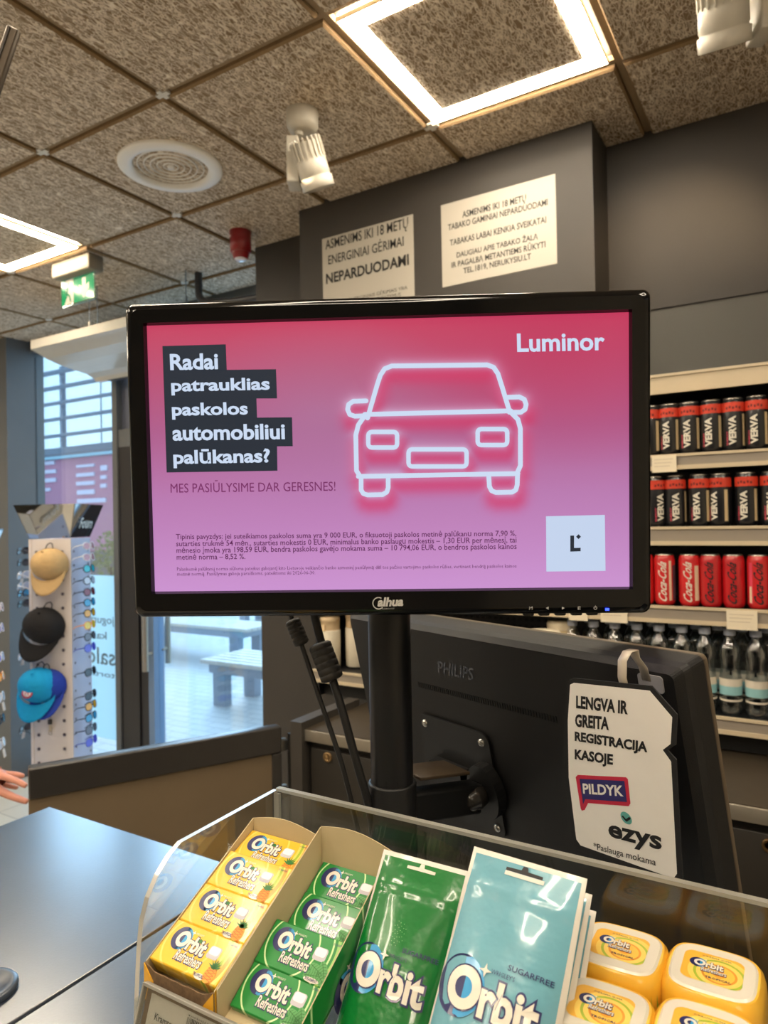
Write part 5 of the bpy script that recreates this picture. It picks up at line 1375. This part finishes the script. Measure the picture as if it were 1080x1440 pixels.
def glasses(lens, framec):
    t = thing('sunglasses', '', 'sunglasses')
    fm = mat('rim_'+framec, {'black': (24, 24, 28), 'white': (222, 222, 228), 'orange': (236, 150, 40), 'blue': (70, 84, 200)}[framec], .35)
    lm = mat('lens_'+lens, lensc[lens], .12, coat=.5)
    # front plane is local xz at y = 0, temples run to +y
    for s in (-1, 1):
        pts = [(s*.036+.029*math.copysign(abs(math.cos(a))**.8, math.cos(a)), .021*math.copysign(abs(math.sin(a))**.8, math.sin(a))) for a in np.linspace(0, 2*PI, 20)[:-1]]
        M = frame((0, -.006+.0, 0), (1, 0, 0), (0, 0, 1)) @ RY(s*10)
        MB(M).prism(pts, -.001, .001, 0).build('lens', lm, t)
        q = [M @ Vector((x, y, 0)) for x, y in pts]; MB().tube(q, .0026, 6, 0, True).build('rim', fm, t)
        MB().tube([(s*.066, .004, .008), (s*.069, .02, .008), (s*.066, .055, .007), (s*.062, .074, -.004)], [.003, .003, .002, .002], 6).build('temple', fm, t)
    MB().tube([(-.010, -.008, .006), (0, -.010, .008), (.010, -.008, .006)], .0022, 6).build('bridge', fm, t)
    return t
gp = {}
def put_glasses(lens, framec, M, label, group):
    k = (lens, framec)
    if k not in gp: o = gp[k] = glasses(lens, framec)
    else: o = copy_tree(gp[k])
    o.matrix_world = M; o['label'] = label; o['group'] = group
    return o
right = [(768, 'pink', 'white'), (784, 'pink', 'white'), (800, 'cyan', 'black'), (817, 'clear', 'black'), (833, 'red', 'black'), (848, 'blue', 'black'), (863, 'orange', 'black'), (880, 'yellow', 'orange'), (896, 'grey', 'black'), (912, 'violet', 'blue'), (946, 'dark', 'black'), (979, 'dark', 'black'), (994, 'orange', 'black'), (1010, 'blue', 'black'), (1027, 'grey', 'black'), (1044, 'violet', 'blue')]
names_ = ['topmost pair with pink lenses in a white rim', 'second pair from the top, pink lenses in a white rim', 'pair with bright cyan lenses, third from the top', 'pair with clear pale lenses, under the cyan one', 'pair with dark red lenses beside the black cap brim', 'pair with sky blue lenses above the upper orange pair', 'upper pair with orange lenses in a black rim', 'pair with yellow lenses in an orange rim', 'grey pair under the yellow one', 'violet pair just above the gap in the row', 'black pair alone below the gap', 'black pair right above the lower orange pair', 'lower pair with orange lenses in a black rim', 'blue pair below the lower orange pair', 'grey pair second from the bottom of the row', 'violet pair at the bottom of the row']
for (py, l, f_), nm in zip(right, names_):
    z = dep(112, py, ST)[2]
    M = SM1 @ T((w/2+.082, w*.20, z)) @ RZ(90) @ RX(-10)
    put_glasses(l, f_, M @ Matrix.Scale(.95, 4), 'sunglasses on the stand, '+nm, 'sunglasses on the right side of the stand')
left = [(775, 'dark', 'black'), (792, 'dark', 'black'), (810, 'clear', 'white'), (826, 'clear', 'white'), (836, 'blue', 'black'), (851, 'dark', 'black'), (925, 'clear', 'white'), (1003, 'dark', 'black'), (1030, 'dark', 'black')]
names_ = ['topmost dark pair', 'second dark pair from the top', 'upper of two pale pairs beside the tan cap', 'lower of two pale pairs beside the tan cap', 'bluish pair beside the tan cap brim', 'dark pair above the black cap', 'pale pair with a tag between the black and blue caps', 'dark pair under the blue cap', 'lowest dark pair near the keyring']
tagm = mat('hang_tag', (226, 216, 206), .6)
for i, ((py, l, f_), nm) in enumerate(zip(left, names_)):
    z = dep(40, py, ST)[2]
    M = SM1 @ T((-w/2-.082, w*.35, z)) @ RZ(-90) @ RX(-10)
    o = put_glasses(l, f_, M @ Matrix.Scale(.95, 4), 'sunglasses left of the caps, '+nm, 'sunglasses on the left side of the stand')
    if i in (2, 6, 7, 8):
        MB().box((-.02, -.012, -.045), (.030, .002, .042), 0).tube([(-.02, -.012, -.024), (-.012, -.008, -.004)], .0008, 5).build('price_tag', tagm, o)
# caps hung on the front
def cap(label, px, py, rgb, tilt, s=1.0, dy=0, badge=False, group='caps on the stand', yaw=0):
    q = loc(SM1, onp(px, py, SM1 @ Vector((0, -.02, 0)), np.array(SM1.col[1][:3])))
    M = SM1 @ T((q[0], -.012-dy, q[2])) @ RZ(yaw) @ RY(tilt) @ Matrix.Scale(s, 4)
    t = thing('cap', label, 'cap', M, group)
    cm = mat('cap_%d_%d_%d' % rgb, rgb, .85, spec=.2, bump=.3, bscale=900, var=.05, scale=60)
    # crown: half dome bulging towards -y, with panel seams
    n, r_ = 28, 9; vs = []; fs = []
    for i in range(r_+1):
        th = PI/2*i/r_
        for k in range(n):
            a = 2*PI*k/n; seam = 1-.02*max(0, math.cos(3*a))**14
            vs.append((.098*math.cos(th)*math.cos(a)*seam, -.115*math.sin(th)*seam, .088*math.cos(th)*math.sin(a)*seam+.012*math.sin(th)))
    for i in range(r_):
        for k in range(n): fs.append((i*n+k, i*n+(k+1) % n, (i+1)*n+(k+1) % n, (i+1)*n+k))
    MB().add(vs, fs, 0, True).build('crown', cm, t)
    bv = []; m_ = 14
    for j in range(6):
        for k in range(m_+1):
            u_ = -1+2*k/m_; x = .092*u_; z0 = -.070*math.sqrt(max(0, 1-(u_*.97)**2))-.012
            L_ = .078*math.sqrt(max(0, 1-(u_*.93)**2)); z = z0-L_*j/5
            bv.append((x, -.060*math.sqrt(max(.0, 1-.8*u_*u_))-.028*(j/5)*(1-u_*u_*.8), z))
    bf = [(j*(m_+1)+k, j*(m_+1)+k+1, (j+1)*(m_+1)+k+1, (j+1)*(m_+1)+k) for j in range(5) for k in range(m_)]
    o = MB().add(bv, bf, 0, True).build('brim', cm, t); s_ = o.modifiers.new('thick', 'SOLIDIFY'); s_.thickness = .004
    MB(T((0, -.09, .075)) @ RX(60)).lathe([(.007, 0), (.006, .003), (0, .005)], 12).build('button', cm, t)
    MB().tube([(-.02, -.02, .085), (-.014, -.012, .108), (0, -.006, .116), (.014, -.012, .108), (.02, -.02, .085)], .003, 6).build('strap', mat('strap_dark', (34, 32, 32), .6), t)
    if badge:
        B = frame((-.004, -.109, -.012), (1, 0, 0), (0, .25, 1))
        m = MB(B).lathe([(.026, -.002), (.026, .001), (.0, .001)], 24, 0).lathe([(.019, .001), (.019, .002), (0, .002)], 24, 1)
        m.stroke([(-.008, -.007), (0, .009), (.008, -.007)], .004, .003, 0); m.build('badge', [mat('badge_rose', (206, 60, 84), .5), mat('badge_pale', (236, 222, 226), .5)], t)
    return t
cap('tan cap at the top of the sunglasses stand', 71, 794, (206, 172, 122), 0, 1.0, .0, False)
cap('black cap tilted to the left in the middle of the sunglasses stand', 63, 880, (42, 40, 40), 14, 1.12)
cap('dark blue cap behind the bright blue one', 68, 964, (46, 70, 170), -4, 1.0, .0)
cap('bright blue cap with a round pink badge on the sunglasses stand', 60, 962, (30, 158, 214), 6, 1.08, .03, True)
q = loc(SM1, onp(72, 1020, SM1 @ Vector((0, 0, 0)), np.array(SM1.col[1][:3])))
t = thing('keyring', 'small dark keyring hanging low on the stand, under the blue cap', 'keyring', SM1 @ T((q[0], -.012, q[2])))
MB().box((0, 0, .022), (.022, .010, .028), 0, None, .003).build('fob', mat('fob_dark', (60, 54, 50), .4), t)
MB().box((0, 0, -.012), (.018, .008, .034), 0, None, .003).build('pendant', mat('fob_pale', (188, 174, 150), .4), t)
MB().tube([(.009*math.cos(a), 0, -.038+.009*math.sin(a)) for a in np.linspace(0, 2*PI, 16)[:-1]], .0015, 6, 0, True).tube([(0, .0, .036), (0, .012, .05)], .0014, 6).build('ring', steel, t)
# second stand, almost wholly beyond the left edge
e1, e2 = view_axes(-45, 3.3); c = dep(-76, 900, 3.3)
stand2, SM2 = stand('second white sunglasses stand, only its glasses peeking in at the left edge', Vector((c[0], c[1], 0)), e1, e2, 20, .226, dep(-44, 800, 3.3)[2])
for i, (py, l, f_) in enumerate(((858, 'pink', 'white'), (888, 'violet', 'white'), (930, 'violet', 'white'), (958, 'orange', 'orange'), (988, 'clear', 'white'), (1020, 'dark', 'black'), (1055, 'clear', 'white'))):
    z = dep(-4, py, 3.3)[2]; M = SM2 @ T((w/2+.100, w*.3, z)) @ RZ(90) @ RX(-10)
    put_glasses(l, f_, M @ Matrix.Scale(.95, 4), 'sunglasses at the left edge, '+['topmost, pink', 'violet under the pink pair', 'violet above the orange pair', 'orange', 'pale under the orange pair', 'dark near the hand', 'lowest, pale, just above the hand'][i], 'sunglasses at the left edge')
# ================================================================ the person at the half door (only the hand is in view)
def skin(name, verts, edges, radii, m, parent, root=0, level=2):
    me = bpy.data.meshes.new(name); me.from_pydata([tuple(v) for v in verts], edges, []); me.materials.append(m)
    o = bpy.data.objects.new(name, me); col.objects.link(o)
    s = o.modifiers.new('skin', 'SKIN'); s.use_smooth_shade = True
    d = me.skin_vertices[0].data
    for i, r in enumerate(radii):
        d[i].radius = (r, r) if not isinstance(r, tuple) else r
    d[root].use_root = True
    subsurf(o, level); o.parent = parent
    return o
HT = 2.0
hp = lambda x, y, dt=0: Vector(dep(x, y, HT+dt))
wr = hp(-46, 1082, .02)
left = -Vector(_r0); fw = Vector((_f[0], _f[1], 0)).normalized()
hip0 = Vector((wr.x, wr.y, 0))+left*.42+fw*.10
t = thing('person', 'person whose hand grips the end of the half door at the left edge', 'person', (hip0.x, hip0.y, 0))
iv = T((hip0.x, hip0.y, 0)).inverted()
skin_m = mat('skin', (206, 142, 122), .5, spec=.4, var=.06, scale=60)
P = []; E_ = []; Rr = []
def pt(v, r, p=None):
    P.append(iv @ Vector(v)); Rr.append(r)
    if p is not None: E_.append((p, len(P)-1))
    return len(P)-1
rt = -left
H0 = lambda dx, z, df=0: hip0+rt*dx+fw*df+Vector((0, 0, z))
pel = pt(H0(0, .95), (.15, .11)); wa = pt(H0(0, 1.12), (.13, .095), pel); ch = pt(H0(0, 1.32), (.155, .11), wa); nk0 = pt(H0(0, 1.46), (.07, .065), ch); nk = pt(H0(.0, 1.53), (.055, .055), nk0)
hd0 = pt(H0(0, 1.60, -.01), (.072, .085), nk); hd1 = pt(H0(0, 1.68, -.01), (.078, .095), hd0); hd2 = pt(H0(0, 1.75, .0), (.055, .065), hd1)
for s in (1, -1):
    h = pt(H0(.09*s, .88), .085, pel); k = pt(H0(.10*s, .48, -.01), .055, h); a = pt(H0(.10*s, .09, .02), .038, k); f_ = pt(H0(.11*s, .035, -.12), .032, a)
shL = pt(H0(-.19, 1.40), .055, ch); eL = pt(H0(-.24, 1.12, .03), .042, shL); wL = pt(H0(-.22, .88, -.06), .03, eL); pL = pt(H0(-.21, .79, -.08), .034, wL)
for j, (dx, l) in enumerate(((-.03, .07), (-.01, .085), (.01, .08), (.03, .065))): 
    q = pt(H0(-.21+dx*.4, .74, -.09+dx), .009, pL); pt(H0(-.21+dx*.4, .74-l, -.08+dx), .0075, q)
shR = pt(H0(.19, 1.40), .055, ch)
el = H0(.26, 1.13, .02); eR = pt(el, .043, shR)
fm_ = el*.45+wr*.55; fa = pt(fm_, .036, eR); w_ = pt(wr, (.024, .029), fa)
pm_ = pt(hp(-20, 1090), (.022, .034), w_); kn_ = pt(hp(-2, 1096, -.005), (.016, .026), pm_)
# fingers: two curled over the end of the door, two behind it, thumb below in front
def finger(pts, rs, root):
    p = root
    for q, r in zip(pts, rs): p = pt(q, r, p)
finger([hp(6, 1092, -.015), hp(23, 1098, -.03), hp(38, 1106, -.035)], [.0105, .0095, .0080], kn_)
finger([hp(6, 1088, .012), hp(22, 1089, .02), hp(35, 1092, .03)], [.0098, .0085, .0072], kn_)
finger([hp(4, 1096, .03), hp(20, 1098, .045), hp(33, 1100, .055)], [.0095, .0082, .0070], kn_)
finger([hp(2, 1102, .045), hp(15, 1106, .06), hp(26, 1108, .07)], [.0085, .0075, .0064], kn_)
finger([hp(-4, 1110, -.015), hp(14, 1119, -.025), hp(28, 1124, -.03), hp(40, 1128, -.03)], [.0135, .0110, .0098, .0082], pm_)
skin('body', P, E_, Rr, skin_m, t, pel)
ear = MB(iv)
for s in (1, -1): ear.lathe([(0, -.01), (.022, -.006), (.024, .004), (0, .01)], 12, 0, T(H0(.080*s, 1.655, 0)) @ RY(90))
ear.cyl(H0(0, 1.665, -.098), H0(0, 1.64, -.118), .010, 10, 0, .014)
ear.build('face_features', skin_m, t)
C2 = iv; 
def cloth(name, idx, grow, m):
    mp_ = {v: i for i, v in enumerate(idx)}
    vs = [P[v] for v in idx]; es = [(mp_[a], mp_[b]) for a, b in E_ if a in mp_ and b in mp_]
    rs = [tuple(x+grow for x in Rr[v]) if isinstance(Rr[v], tuple) else Rr[v]+grow for v in idx]
    return skin(name, vs, es, rs, m, t, 0)
jac = mat('jacket_navy', (44, 50, 66), .8, var=.05); tro = mat('trousers_grey', (60, 60, 62), .8)
cloth('jacket', [wa, ch, nk0, shL, eL, wL, shR, eR, fa], .014, jac)
legs_ = [pel]+[i for i in range(hd2+1, shL) if (i-hd2-1) % 4 != 3]
cloth('trousers', legs_, .012, tro)
MB(iv).lathe([(.0, .118), (.06, .100), (.092, .045), (.094, -.02), (.085, -.05)], 24, 0, T(H0(0, 1.69, .012))).build('hair', mat('hair_brown', (62, 46, 36), .6), t)
# ================================================================ lamps of the spotlights and the wall washers
p1 = Vector((b1[0], b1[1], CEIL-.20))+e2_cam*.05 if False else Vector((b1[0]+.02, b1[1]-.03, CEIL-.205))
spot_lamp(p1, (-.74, 2.30, 2.35), SPOT_W, 56, .7)
p2 = Vector((b2[0]-.02, b2[1]-.03, CEIL-.215))
spot_lamp(p2, (-.36, 2.49, 2.50), SPOT_W*1.25, 58, .8)
